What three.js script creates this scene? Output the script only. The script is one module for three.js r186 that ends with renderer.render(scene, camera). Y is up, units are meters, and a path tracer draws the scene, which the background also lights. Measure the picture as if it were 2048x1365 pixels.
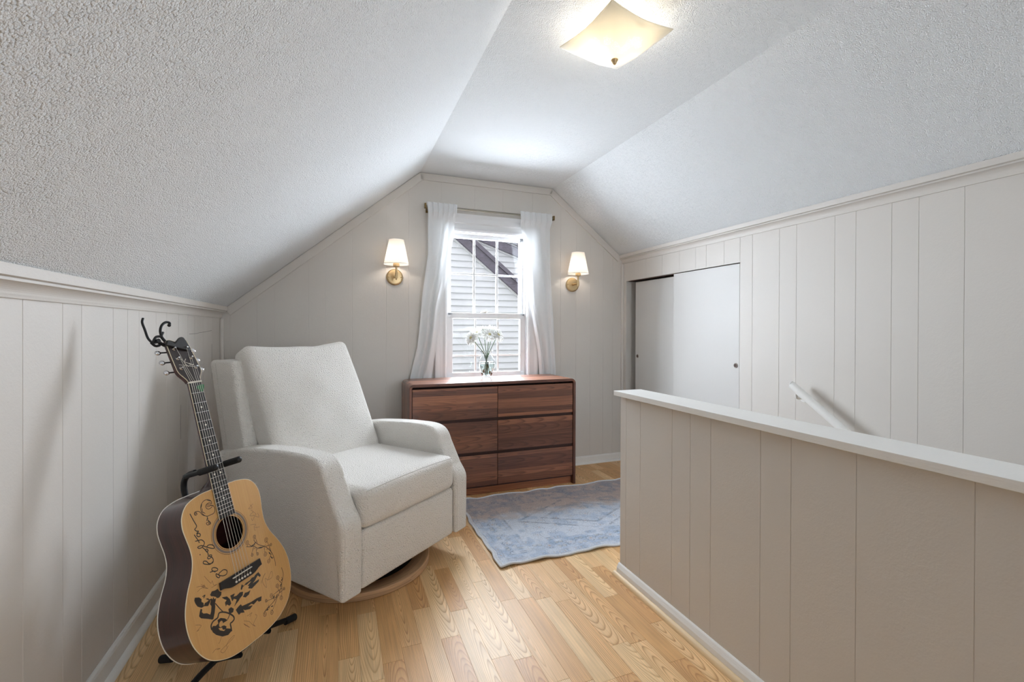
import * as THREE from 'three';
import { RoundedBoxGeometry } from 'three/addons/geometries/RoundedBoxGeometry.js';
import { mergeGeometries } from 'three/addons/utils/BufferGeometryUtils.js';
import { RectAreaLightUniformsLib } from 'three/addons/lights/RectAreaLightUniformsLib.js';

RectAreaLightUniformsLib.init();
const scene = new THREE.Scene();
const renderer = new THREE.WebGLRenderer({ antialias: true });
renderer.toneMapping = THREE.LinearToneMapping;
renderer.toneMappingExposure = 1.0;
renderer.shadowMap.enabled = true;

// ------------------------------------------------------------------ camera
const camera = new THREE.PerspectiveCamera(2 * Math.atan(682.5 / 917.1) * 180 / Math.PI, 2048 / 1365, 0.03, 60);
{
  const yaw = 0.36475, pitch = -0.00424, roll = 0.00343;
  const f0 = new THREE.Vector3(Math.sin(yaw), 0, -Math.cos(yaw)), r0 = new THREE.Vector3(Math.cos(yaw), 0, Math.sin(yaw)), u0 = new THREE.Vector3(0, 1, 0);
  const f = f0.clone().multiplyScalar(Math.cos(pitch)).addScaledVector(u0, Math.sin(pitch));
  const u = u0.clone().multiplyScalar(Math.cos(pitch)).addScaledVector(f0, -Math.sin(pitch));
  const r = r0.clone().multiplyScalar(Math.cos(roll)).addScaledVector(u, Math.sin(roll));
  const u3 = u.clone().multiplyScalar(Math.cos(roll)).addScaledVector(r0, -Math.sin(roll));
  camera.quaternion.setFromRotationMatrix(new THREE.Matrix4().makeBasis(r, u3, f.clone().negate()));
  camera.position.set(0.669, 1.09, 3.272);
  camera.setViewOffset(2048, 1365, 0, 19.3, 2048, 1365);     // lens shifted so that walls stay upright
}

// ------------------------------------------------------------------ light
scene.background = new THREE.Color(0.93, 0.965, 1.0);        // overcast sky
scene.backgroundIntensity = 1.6;
function areaLight(name, w, h, pos, target, color, intensity) {
  const l = new THREE.RectAreaLight(color, intensity, w, h);
  l.name = name; l.position.set(...pos); scene.add(l); l.lookAt(...target); return l;
}
areaLight('window_daylight', 2.4, 1.35, [1.7, 1.74, -0.5], [1.66, 1.55, 1], 0xe7f2ff, 60);
areaLight('rear_fill_light', 0.8, 0.94, [2.25, 1.35, 5.32], [2.0, 1.5, 2], 0xe9f3ff, 15);  // soft fill added behind the camera, shining in at the added window

const SCONCE = 0.075, CEILING_LAMP = 0.17;                       // strength of the lamps, set in their own builders

// ------------------------------------------------------------------ room sizes (metres)
const XR = 2.914, HL = 1.195, XA = 1.217, XB = 2.252, HC = 2.2, HR = 1.684, ZE = 5.2;
const SX = 1.845, SX2 = 1.94, SZ = 1.545, SH = 0.798;          // half wall beside the stairs
const WX0 = 1.41, WX1 = 2.045, WY0 = 0.7, WY1 = 1.805;         // window opening
const CZ0 = 0.05, CZ1 = 1.2, CH = 1.495;                       // closet opening in the right wall

// ------------------------------------------------------------------ helpers
let seed = 7;
const rnd = () => { seed = (seed + 0x6d2b79f5) | 0; let t = Math.imul(seed ^ (seed >>> 15), 1 | seed); t = (t + Math.imul(t ^ (t >>> 7), 61 | t)) ^ t; return ((t ^ (t >>> 14)) >>> 0) / 4294967296; };
const rr = (a, b) => a + (b - a) * rnd();
const V = (x, y, z) => new THREE.Vector3(x, y, z);
const lerp = (a, b, t) => a + (b - a) * t, clamp = (x, a, b) => Math.max(a, Math.min(b, x)), smooth = (t) => t * t * (3 - 2 * t);
const used = {};
const numbered = (n) => { used[n] = (used[n] ?? -1) + 1; return used[n] ? n + '_' + String(used[n]).padStart(3, '0') : n; };
function boxUV(geo) {                                          // uv in metres, from the side that each face looks to
  const g = geo.index ? geo.toNonIndexed() : geo;
  const p = g.attributes.position, uv = new Float32Array(p.count * 2), a = V(), b = V(), c = V(), n = V();
  for (let i = 0; i < p.count; i += 3) {
    a.fromBufferAttribute(p, i); b.fromBufferAttribute(p, i + 1); c.fromBufferAttribute(p, i + 2);
    n.copy(b).sub(a).cross(c.clone().sub(a));
    const x = Math.abs(n.x), y = Math.abs(n.y), z = Math.abs(n.z);
    [a, b, c].forEach((q, k) => {
      const w = x >= y && x >= z ? [q.z, q.y] : y >= z ? [q.x, q.z] : [q.x, q.y];
      uv[(i + k) * 2] = w[0]; uv[(i + k) * 2 + 1] = w[1];
    });
  }
  g.setAttribute('uv', new THREE.BufferAttribute(uv, 2));
  return g;
}
function merged(list) { return mergeGeometries(list.map((g) => { const q = g.index ? g.toNonIndexed() : g; for (const k of Object.keys(q.attributes)) if (!['position', 'normal', 'uv'].includes(k)) q.deleteAttribute(k); return q; })); }
function obj(name, geo, mat, parent = scene) {
  const m = new THREE.Mesh(Array.isArray(geo) ? merged(geo) : geo, mat);
  m.castShadow = m.receiveShadow = true;
  m.name = parent === scene ? numbered(name) : name; parent.add(m); return m;
}
function tag(o, label, category, group) { Object.assign(o.userData, { label, category }); if (group) o.userData.group = group; return o; }
function thing(name, label, category, pos = [0, 0, 0], turn = 0, group) {
  const o = new THREE.Group(); o.name = numbered(name); scene.add(o); o.position.set(...pos); o.rotation.y = turn;
  return tag(o, label, category, group);
}
function structure(name) { const o = new THREE.Group(); o.name = numbered(name); o.userData.kind = 'structure'; scene.add(o); return o; }
const box = (w, h, d, x, y, z) => { const g = new THREE.BoxGeometry(w, h, d); g.translate(x, y, z); return boxUV(g); };
const span = (x0, x1, y0, y1, z0, z1) => box(x1 - x0, y1 - y0, z1 - z0, (x0 + x1) / 2, (y0 + y1) / 2, (z0 + z1) / 2);
const rbox = (w, h, d, x, y, z, r = 0.004, s = 2) => { const g = new RoundedBoxGeometry(w, h, d, s, r); g.translate(x, y, z); return boxUV(g); };
const tube = (pts, r, seg = 24, rs = 8, closed = false) => new THREE.TubeGeometry(new THREE.CatmullRomCurve3(pts.map((p) => (p.isVector3 ? p : V(...p))), closed, 'centripetal'), seg, r, rs, closed);
function rod(a, b, r, seg = 12, r2 = r) {                       // cylinder from a to b
  const A = V(...a), B = V(...b), g = new THREE.CylinderGeometry(r2, r, A.distanceTo(B), seg);
  g.translate(0, A.distanceTo(B) / 2, 0); g.applyQuaternion(new THREE.Quaternion().setFromUnitVectors(V(0, 1, 0), B.clone().sub(A).normalize())); g.translate(A.x, A.y, A.z);
  return g;
}
const lathe = (pts, seg = 40) => new THREE.LatheGeometry(pts.map((p) => new THREE.Vector2(...p)), seg);
const shapeOf = (pts) => new THREE.Shape(pts.map((p) => new THREE.Vector2(...p)));
function extrude(shape, depth, bevel = 0, seg = 2, curve = 10) {
  return new THREE.ExtrudeGeometry(shape, { depth: depth - 2 * bevel, bevelEnabled: bevel > 0, bevelSize: bevel, bevelThickness: bevel, bevelOffset: -bevel, bevelSegments: seg, curveSegments: curve }).translate(0, 0, bevel);
}
function sweepX(profile, x0, x1) {                              // profile of (z, y) points drawn along x
  const g = new THREE.ExtrudeGeometry(shapeOf(profile), { depth: x1 - x0, bevelEnabled: false });
  g.applyMatrix4(new THREE.Matrix4().makeBasis(V(0, 0, 1), V(0, 1, 0), V(1, 0, 0))); g.translate(x0, 0, 0);
  const ix = g.attributes.position; // turned over: keep the faces outward
  const n = g.index ? g.toNonIndexed() : g, p = n.attributes.position.array;
  for (let i = 0; i < p.length; i += 9) for (let k = 0; k < 3; k++) { const t = p[i + 3 + k]; p[i + 3 + k] = p[i + 6 + k]; p[i + 6 + k] = t; }
  n.computeVertexNormals(); return boxUV(n);
}
// ------------------------------------------------------------------ tileable noise and textures
const hash = (x, y, s) => { let h = Math.imul(x, 374761393) ^ Math.imul(y, 668265263) ^ Math.imul(s, 1274126177); h = Math.imul(h ^ (h >>> 13), 1274126177); return ((h ^ (h >>> 16)) >>> 0) / 4294967296; };
function vnoise(x, y, px, py, s) {                               // value noise that repeats after px, py cells
  const ix = Math.floor(x), iy = Math.floor(y), fx = smooth(x - ix), fy = smooth(y - iy), m = (a, n) => ((a % n) + n) % n;
  const x0 = m(ix, px), x1 = m(ix + 1, px), y0 = m(iy, py), y1 = m(iy + 1, py);
  return lerp(lerp(hash(x0, y0, s), hash(x1, y0, s), fx), lerp(hash(x0, y1, s), hash(x1, y1, s), fx), fy);
}
function worley(x, y, p, s) {
  const ix = Math.floor(x), iy = Math.floor(y); let d = 9;
  for (let a = -1; a < 2; a++) for (let b = -1; b < 2; b++) {
    const cx = ix + a, cy = iy + b, mx = ((cx % p) + p) % p, my = ((cy % p) + p) % p;
    const dx = cx + hash(mx, my, s) - x, dy = cy + hash(mx, my, s + 1) - y; d = Math.min(d, dx * dx + dy * dy);
  }
  return Math.sqrt(d);
}
function bumpTexture(n, f, tile) {                               // f(u, v) in 0..1 -> grey
  const data = new Uint8Array(n * n * 4);
  for (let y = 0; y < n; y++) for (let x = 0; x < n; x++) { const v = clamp(f(x / n, y / n), 0, 1) * 255, i = (y * n + x) * 4; data[i] = data[i + 1] = data[i + 2] = v; data[i + 3] = 255; }
  const t = new THREE.DataTexture(data, n, n); return finish(t, tile, tile);
}
function finish(t, tw, th) {
  t.wrapS = t.wrapT = THREE.RepeatWrapping; t.magFilter = THREE.LinearFilter; t.minFilter = THREE.LinearMipmapLinearFilter; t.generateMipmaps = true; t.anisotropy = 8;
  t.repeat.set(1 / tw, 1 / th); t.needsUpdate = true; return t;
}
function colorTexture(w, h, f, tw, th) {                         // f(x, y) -> [r, g, b] in sRGB 0..255
  const data = new Uint8Array(w * h * 4);
  for (let y = 0; y < h; y++) for (let x = 0; x < w; x++) { const c = f(x, y), i = (y * w + x) * 4; data[i] = clamp(c[0], 0, 255); data[i + 1] = clamp(c[1], 0, 255); data[i + 2] = clamp(c[2], 0, 255); data[i + 3] = 255; }
  const t = new THREE.DataTexture(data, w, h); t.colorSpace = THREE.SRGBColorSpace; return finish(t, tw, th);
}
const std = (o) => new THREE.MeshStandardMaterial(o), phys = (o) => new THREE.MeshPhysicalMaterial(o);

const paintBump = bumpTexture(512, (u, v) => 0.35 * vnoise(u * 96, v * 96, 96, 96, 3) + 0.35 * vnoise(u * 40, v * 40, 40, 40, 5) + 0.3 * vnoise(u * 200, v * 200, 200, 200, 9), 0.4);
const brushBump = bumpTexture(512, (u, v) => 0.6 * vnoise(u * 10, v * 120, 10, 120, 13) + 0.4 * vnoise(u * 60, v * 160, 60, 160, 19), 0.25);
const popcorn = bumpTexture(1024, (u, v) => {                    // sprayed stipple: grains of several sizes with pits between them
  const x = u + 0.006 * vnoise(u * 60, v * 60, 60, 60, 3), y = v + 0.006 * vnoise(u * 60, v * 60, 60, 60, 7), a = worley(x * 84, y * 84, 84, 21), b = worley(x * 150, y * 150, 150, 31), w = vnoise(u * 30, v * 30, 30, 30, 8);
  return 0.2 + 0.6 * Math.sqrt(clamp(1 - a * a * 1.9, 0, 1)) * (0.45 + 0.8 * w) + 0.25 * clamp(1 - b * 1.4, 0, 1);
}, 0.36);
const boucle = bumpTexture(1024, (u, v) => {
  const wx = 0.7 * vnoise(u * 48, v * 48, 48, 48, 4), wy = 0.7 * vnoise(u * 48, v * 48, 48, 48, 6);
  const a = worley(u * 62 + wx, v * 62 + wy, 62, 41), b = worley(u * 118, v * 118, 118, 51);
  return 0.7 * Math.sqrt(clamp(1 - a * a * 1.2, 0, 1)) + 0.3 * clamp(1 - b, 0, 1);
}, 0.31);
const weave = bumpTexture(512, (u, v) => { const a = Math.sin(u * 90 * 2 * Math.PI), b = Math.sin(v * 90 * 2 * Math.PI); return 0.5 + 0.2 * a * (0.6 + 0.8 * vnoise(u * 8, v * 120, 8, 120, 2)) + 0.2 * b * (0.6 + 0.8 * vnoise(u * 120, v * 8, 120, 8, 7)); }, 0.09);

// wood cut from a log: rings met by the plane of the board
function woodRing(x, y, k) {
  const wob = 0.010 * (vnoise(y * 3 + k.s, x * 8 + 3, 997, 997, k.i) - 0.5) + 0.004 * (vnoise(y * 11 + k.s, x * 40, 997, 997, k.i + 3) - 0.5);
  const r = Math.hypot(x - k.x0 + wob, k.d + k.tilt * (y - k.y0) + wob * 0.6);
  const q = r * k.f, fr = q - Math.floor(q);
  return fr < 0.86 ? Math.pow(fr / 0.86, 4.5) : (1 - fr) / 0.14;
}
const mix3 = (a, b, t) => [lerp(a[0], b[0], t), lerp(a[1], b[1], t), lerp(a[2], b[2], t)];
const STAVE = [];                                                // 32 different staves of ash in one picture, 16 across and 2 up
for (let i = 0; i < 32; i++) {
  const plain = rnd() < 0.45;
  const tone = [[230, 190, 138], [225, 182, 128], [217, 170, 114], [233, 198, 148], [210, 162, 108], [222, 177, 122]][Math.floor(rnd() * 6)];
  STAVE.push({ i: i + 100, s: i * 17.3, x0: plain ? rr(-0.12, -0.06) : rr(0.01, 0.06), d: plain ? rr(0.02, 0.08) : rr(0.012, 0.03), tilt: plain ? rr(-0.01, 0.01) : rr(0.05, 0.1) * (rnd() < 0.5 ? -1 : 1), y0: plain ? 0.2 : rr(-0.05, 0.5), f: rr(170, 330), tone, amt: rr(0.45, 0.9) });
}
const staveMap = colorTexture(2048, 2048, (px, py) => {
  const c = Math.floor(px / 128), row = Math.floor(py / 1024), k = STAVE[row * 16 + c], x = ((px % 128) / 128) * 0.0675, y = ((py % 1024) / 1024) * 0.5;
  const g = woodRing(x, y, k), pore = vnoise(x * 2600, y * 34, 9973, 9973, k.i + 5), streak = vnoise(x * 420, y * 6, 9973, 9973, k.i + 9), cloud = vnoise(x * 40, y * 9, 9973, 9973, k.i + 11);
  let col = mix3(k.tone, [146, 92, 46], clamp(g * k.amt * (0.65 + 0.5 * pore), 0, 1) * 0.75);
  const m = 1 + 0.10 * (streak - 0.5) + 0.07 * (cloud - 0.5) - 0.10 * Math.max(0, pore - 0.72);
  return [col[0] * m, col[1] * m, col[2] * m];
}, 1, 1);
const walnutMap = colorTexture(2048, 1024, (px, py) => {         // strips of walnut, the grain along u; 1.6 m by 0.8 m
  const u = px / 2048 * 1.6, v = py / 1024 * 0.8;
  let y = v, i = 0; const hs = [0.055, 0.034, 0.062, 0.045, 0.03, 0.058, 0.04, 0.066, 0.036, 0.05]; while (y > hs[i % 10]) { y -= hs[i % 10]; i++; }
  const id = i * 7, k = { i: id + 200, s: id * 5.1, x0: -0.03 + 0.08 * hash(id, 1, 1), d: 0.012 + 0.03 * hash(id, 2, 2), tilt: 0.02 + 0.04 * hash(id, 4, 4), y0: 0.9 * hash(id, 6, 6), f: 120 + 90 * hash(id, 8, 8) };
  const g = woodRing(y, u, k), fine = vnoise(u * 24, v * 1500, 9973, 9973, 77), str = vnoise(u * 4, v * 260, 9973, 9973, 78), t = hash(id, 9, 9);
  const base = mix3([160, 104, 74], [96, 58, 44], t), m = 0.93 + 0.16 * fine + 0.22 * (str - 0.5);
  const c = mix3(base, [58, 32, 26], clamp(g * 0.4, 0, 1)); return [c[0] * m, c[1] * m, c[2] * m];
}, 1.6, 0.8);
const oakMap = colorTexture(1024, 128, (px, py) => {
  const u = px / 1024 * 2, v = py / 128 * 0.12, f = vnoise(u * 20, v * 1800, 9973, 9973, 31), s = vnoise(u * 5, v * 220, 9973, 9973, 32);
  const m = 0.86 + 0.2 * f + 0.16 * (s - 0.5); return [200 * m, 162 * m, 124 * m];
}, 2, 0.12);
const mahoganyMap = colorTexture(512, 512, (px, py) => {
  const u = px / 512, v = py / 512, f = vnoise(u * 6, v * 128, 6, 128, 61), s = vnoise(u * 3, v * 24, 3, 24, 62), m = 0.8 + 0.2 * f + 0.35 * (s - 0.5);
  return [70 * m, 38 * m, 34 * m];
}, 0.5, 0.3);

// ------------------------------------------------------------------ materials
const C = (r, g, b) => new THREE.Color().setRGB(r / 255, g / 255, b / 255, THREE.SRGBColorSpace);
const M = {
  wall: std({ color: C(214, 208, 200), roughness: 0.55, bumpMap: paintBump, bumpScale: 0.0003 }),
  white: std({ color: C(238, 236, 231), roughness: 0.45, bumpMap: brushBump, bumpScale: 0.0003 }),
  closet: std({ color: C(206, 203, 198), roughness: 0.5 }),
  vinyl: std({ color: C(232, 232, 232), roughness: 0.35 }),
  ceiling: std({ color: C(239, 241, 241), roughness: 0.95, bumpMap: popcorn, bumpScale: 0.0046 }),
  stave: phys({ map: staveMap, roughness: 0.47, clearcoat: 0.06, clearcoatRoughness: 0.3 }),
  floorBase: std({ color: C(120, 84, 52), roughness: 0.8 }),
  shoe: std({ color: C(226, 196, 152), roughness: 0.45 }),
  walnut: phys({ map: walnutMap, roughness: 0.36, clearcoat: 0.35, clearcoatRoughness: 0.22 }),
  walnutDark: std({ color: C(66, 40, 33), roughness: 0.6 }),
  boucle: phys({ color: C(243, 238, 230), roughness: 1, bumpMap: boucle, bumpScale: 0.0065, sheen: 0.25, sheenRoughness: 0.7, sheenColor: C(235, 232, 226) }),
  thread: std({ color: C(216, 211, 202), roughness: 0.9 }),
  oak: std({ map: oakMap, roughness: 0.5 }),
  blackMetal: std({ color: C(24, 24, 25), roughness: 0.45, metalness: 0.3 }),
  rubber: std({ color: C(22, 22, 23), roughness: 0.75 }),
  brass: std({ color: C(202, 176, 134), roughness: 0.36, metalness: 1 }),
  bronze: std({ color: C(120, 98, 62), roughness: 0.4, metalness: 1 }),
  nickel: std({ color: C(146, 140, 128), roughness: 0.32, metalness: 1 }),
  chrome: std({ color: C(216, 216, 218), roughness: 0.12, metalness: 1 }),
  string: std({ color: C(214, 208, 196), roughness: 0.3, metalness: 0.6 }),
  linen: phys({ color: C(240, 241, 241), roughness: 1, transmission: 0.16, thickness: 0, bumpMap: weave, bumpScale: 0.0004, side: THREE.DoubleSide }),
  shade: phys({ color: C(246, 240, 232), roughness: 1, transmission: 0.45, thickness: 0, side: THREE.DoubleSide }),
  glass: phys({ color: 0xffffff, roughness: 0.0, transmission: 1, thickness: 0, ior: 1.45 }),
  crystal: phys({ color: C(250, 253, 253), roughness: 0.02, transmission: 1, thickness: 0.01, ior: 1.5 }),
  ebony: std({ color: C(34, 32, 32), roughness: 0.35 }),
  cream: std({ color: C(238, 226, 196), roughness: 0.4 }),
  ivory: std({ color: C(235, 230, 218), roughness: 0.35 }),
  mahogany: phys({ map: mahoganyMap, roughness: 0.3, clearcoat: 0.8, clearcoatRoughness: 0.08 }),
};

// ------------------------------------------------------------------ the shell of the room
const roofAt = (x) => (x < XA ? lerp(HL, HC, x / XA) : x > XB ? lerp(HC, HR, (x - XB) / (XR - XB)) : HC);
const OUT = 0.14;
{ // gable wall with its window opening
  const w = structure('wall_back'), T = 0.0013;
  const s = shapeOf([[-OUT, -2.3], [XR + OUT, -2.3], [XR + OUT, HR + 0.1], [XB, HC + 0.14], [XA, HC + 0.14], [-OUT, HL + 0.1]]);
  const hole = new THREE.Path([[WX0, WY0], [WX1, WY0], [WX1, WY1], [WX0, WY1]].map((p) => new THREE.Vector2(...p))); s.holes.push(hole);
  obj('wall_backing', boxUV(new THREE.ExtrudeGeometry(s, { depth: OUT - T, bevelEnabled: false }).translate(0, 0, -OUT)), M.wall, w);
  const ext = s.clone(); obj('bounce_absorber', boxUV(new THREE.ExtrudeGeometry(ext, { depth: 0.02, bevelEnabled: false }).translate(0, 0, -OUT - 0.021)), std({ color: C(62, 60, 58), roughness: 0.9 }), w);  // unseen dark sheet, added to soak up bounce from the window light
  const cuts = [0, 0.052, 0.198, 0.295, 0.496, 0.596, 0.764, 0.986, 1.14, WX0 - 0.04, 1.62, 1.84, WX1 + 0.04, 2.2, 2.33, 2.47, 2.601, 2.724, 2.815, XR];
  for (let i = 0; i + 1 < cuts.length; i++) {
    const a = cuts[i], b = cuts[i + 1], mid = (a + b) / 2;
    const bits = mid > WX0 - 0.04 && mid < WX1 + 0.04 ? [[WY1 + 0.05, null], [0, WY0 - 0.05]] : [[0, null]];
    for (const [lo, hi] of bits) plank(w, a, b, lo, hi === null ? roofAt : () => hi, 0);
  }
}
function plankGeo(x0, x1, y0, top, t = 0.012) {                  // board with eased long edges, its face at z = 0
  const g = 0.0004, c = 0.0009, a = x0 + g, b = x1 - g;
  const sec = [[a, -t], [b, -t], [b, -c], [b - c, 0], [a + c, 0], [a, -c]], pos = [];
  const P = (k, up) => { const [x, z] = sec[k]; return [x, up ? top(x) : y0, z]; };
  for (let k = 0; k < 6; k++) { const n = (k + 1) % 6, A = P(k, 0), B = P(n, 0), Cc = P(n, 1), D = P(k, 1); pos.push(...A, ...B, ...Cc, ...A, ...Cc, ...D); }
  for (let k = 1; k < 5; k++) { pos.push(...P(0, 1), ...P(k, 1), ...P(k + 1, 1)); pos.push(...P(0, 0), ...P(k + 1, 0), ...P(k, 0)); }
  const geo = new THREE.BufferGeometry(); geo.setAttribute('position', new THREE.Float32BufferAttribute(pos, 3)); geo.computeVertexNormals();
  return boxUV(geo);
}
function plank(parent, x0, x1, y0, top) { return obj('plank', plankGeo(x0, x1, y0, top), M.wall, parent); }
{ // knee wall on the left, its boards run along z
  const w = structure('wall_left');
  obj('wall_backing', span(-OUT, -0.0013, -0.3, HL + 0.12, 0, ZE), M.wall, w);
  for (const pts of [[[0.64, 1.062], [0.5, 1.064], [0.47, 1.067], [0.35, 1.071], [0.21, 1.078]], [[0.205, 1.0], [0.206, 0.9], [0.203, 0.8]], [[0.765, 0.74], [0.767, 0.66], [0.764, 0.58]]]) obj('crack', tube(pts.map(([z, y]) => [-0.0002, y, z]), 0.0008, 24, 5), M.walnutDark, w);
  const face = new THREE.Group(); face.name = 'panelling'; face.rotation.y = Math.PI / 2; w.add(face);
  const cuts = [0, 0.189, 0.29, 0.39, 0.55, 0.66, 0.796, 0.953, 1.073, 1.24, 1.337, 1.446, 1.64, 1.735, 1.898, 2.09, 2.31, 2.41, 2.62, 2.78, 2.98, 3.2, 3.5, 3.9, 4.3, 4.7, ZE];
  for (let i = 0; i + 1 < cuts.length; i++) plank(face, -cuts[i + 1], -cuts[i], 0, () => HL);
}
{ // taller wall on the right with the closet opening and the stairs below it
  const w = structure('wall_right');
  obj('wall_backing', [span(XR + 0.0013, XR + OUT, -2.3, HR + 0.14, CZ1, ZE), span(XR + 0.0013, XR + OUT, CH, HR + 0.14, 0, CZ1), span(XR + 0.0013, XR + OUT, -0.3, CH, 0, CZ0)], M.wall, w);
  const face = new THREE.Group(); face.name = 'panelling'; face.rotation.y = -Math.PI / 2; face.position.x = XR; w.add(face);
  const cuts = [CZ1, 1.288, 1.461, 1.56, 1.758, 1.854, 2.001, 2.1, 2.248, 2.47, 2.6, 2.8, 2.95, 3.2, 3.5, 3.8, 4.2, 4.6, ZE];
  for (let i = 0; i + 1 < cuts.length; i++) plank(face, cuts[i], cuts[i + 1], -1.9, () => HR);
  const head = [0.0, 0.31, 0.5, 0.683, 0.837, 0.931, 1.079, CZ1];
  for (let i = 0; i + 1 < head.length; i++) plank(face, head[i], head[i + 1], CH, () => HR);
  plank(face, 0, CZ0, 0, () => CH);
  // inside of the closet
  obj('closet_lining', [span(XR + OUT, XR + 0.75, -0.02, CH + 0.1, CZ0 - 0.1, CZ0 - 0.05), span(XR + OUT, XR + 0.75, -0.02, CH + 0.1, CZ1 + 0.05, CZ1 + 0.1), span(XR + 0.75, XR + 0.8, -0.02, CH + 0.15, CZ0 - 0.1, CZ1 + 0.1), span(XR + OUT, XR + 0.8, CH + 0.1, CH + 0.15, CZ0 - 0.1, CZ1 + 0.1), span(XR + 0.013, XR + 0.8, -0.05, -0.001, CZ0 - 0.1, CZ1 + 0.1)], M.wall, w);
  obj('closet_jamb', span(XR + 0.03, XR + OUT - 0.004, 0, CH - 0.004, CZ1 - 0.02, CZ1 + 0.02), M.wall, w);
  obj('closet_track', span(XR + 0.02, XR + 0.09, CH - 0.004, CH + 0.004, CZ0, CZ1), M.walnutDark, w);
}
for (const [n, x, z0, z1, pz] of [[1, XR + 0.05, CZ0 + 0.075, 0.72, 0.148], [2, XR + 0.0125, 0.622, CZ1 - 0.002, 1.172]]) { // two sliding doors
  const d = structure('door_' + n);
  obj('door_panel', rbox(0.022, CH - (n === 1 ? 0.022 : 0.007), z1 - z0, x, (CH - (n === 1 ? 0.012 : 0.005)) / 2, (z0 + z1) / 2, 0.002), M.closet, d);
  const ring = new THREE.TorusGeometry(0.0125, 0.0028, 8, 28), cup = new THREE.CylinderGeometry(0.0115, 0.0105, 0.003, 24);
  for (const g of [ring, cup]) { if (g === cup) g.rotateZ(Math.PI / 2); else g.rotateY(Math.PI / 2); g.translate(x - 0.0115, 0.877, pz + (n === 1 ? 0.006 : 0)); }
  const p = obj('finger_pull', ring, M.nickel, d); obj('pull_cup', cup, M.walnutDark, p);
}
{ // ceiling: two slopes and the flat strip between them
  const c = structure('ceiling');
  const slab = (name, a, b) => {
    const L = Math.hypot(b[0] - a[0], b[1] - a[1]), g = boxUV(new THREE.BoxGeometry(L, 0.1, ZE + 0.28)); g.translate(L / 2, 0.05, ZE / 2);
    g.rotateZ(Math.atan2(b[1] - a[1], b[0] - a[0])); g.translate(a[0], a[1], 0); obj(name, g, M.ceiling, c);
  };
  const e = (p, q, k) => [p[0] + (p[0] - q[0]) * k, p[1] + (p[1] - q[1]) * k];
  const A = [0, HL], B = [XA, HC], D = [XB, HC], E2 = [XR, HR];
  slab('ceiling_slope', e(A, B, 0.12), B); slab('ceiling_flat', B, D); slab('ceiling_slope', D, e(E2, D, 0.18));
}
{ // rear wall behind the photographer, with an unseen window added for the fill light
  const w = structure('wall_rear'), s = shapeOf([[-OUT, -2.3], [XR + OUT, -2.3], [XR + OUT, HR + 0.1], [XB, HC + 0.14], [XA, HC + 0.14], [-OUT, HL + 0.1]]);
  const ra = 1.85, rb = 2.65;
  s.holes.push(new THREE.Path([[ra, 0.88], [rb, 0.88], [rb, 1.82], [ra, 1.82]].map((p) => new THREE.Vector2(...p))));
  obj('wall_backing', boxUV(new THREE.ExtrudeGeometry(s, { depth: OUT, bevelEnabled: false }).translate(0, 0, ZE)), M.wall, w);
  const f = structure('added_window_2');
  obj('window_frame', [span(ra, ra + 0.05, 0.88, 1.82, ZE, ZE + 0.05), span(rb - 0.05, rb, 0.88, 1.82, ZE, ZE + 0.05), span(ra + 0.05, rb - 0.05, 0.88, 0.93, ZE, ZE + 0.05), span(ra + 0.05, rb - 0.05, 1.77, 1.82, ZE, ZE + 0.05), span(ra + 0.05, rb - 0.05, 1.34, 1.38, ZE, ZE + 0.05)], M.vinyl, f);
  obj('pane', span(ra + 0.05, rb - 0.05, 0.93, 1.77, ZE + 0.02, ZE + 0.023), M.glass, f);
}
{ // half wall that guards the stairs
  const w = structure('wall_stairs');
  obj('wall_backing', span(SX + 0.0013, SX2, -2.0, SH, SZ + 0.004, ZE), M.wall, w);
  const face = new THREE.Group(); face.name = 'panelling'; face.rotation.y = -Math.PI / 2; face.position.x = SX; w.add(face);
  const cuts = [SZ, 1.588, 1.687, 1.88, 1.975, 2.071, 2.265, 2.363, 2.534, 2.755, 2.95, 3.1, 3.4, 3.8, 4.2, 4.7, ZE];
  for (let i = 0; i + 1 < cuts.length; i++) plank(face, cuts[i], cuts[i + 1], 0, () => SH);
  obj('end_board', rbox(SX2 - SX - 0.014, SH, 0.008, (SX + SX2) / 2 + 0.006, SH / 2, SZ + 0.001, 0.0015), M.wall, w);
  obj('wall_cap', rbox(0.144, 0.021, ZE - SZ + 0.018, 1.893, SH + 0.0105, (ZE + SZ - 0.018) / 2, 0.0013, 3), M.white, w);
}
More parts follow.
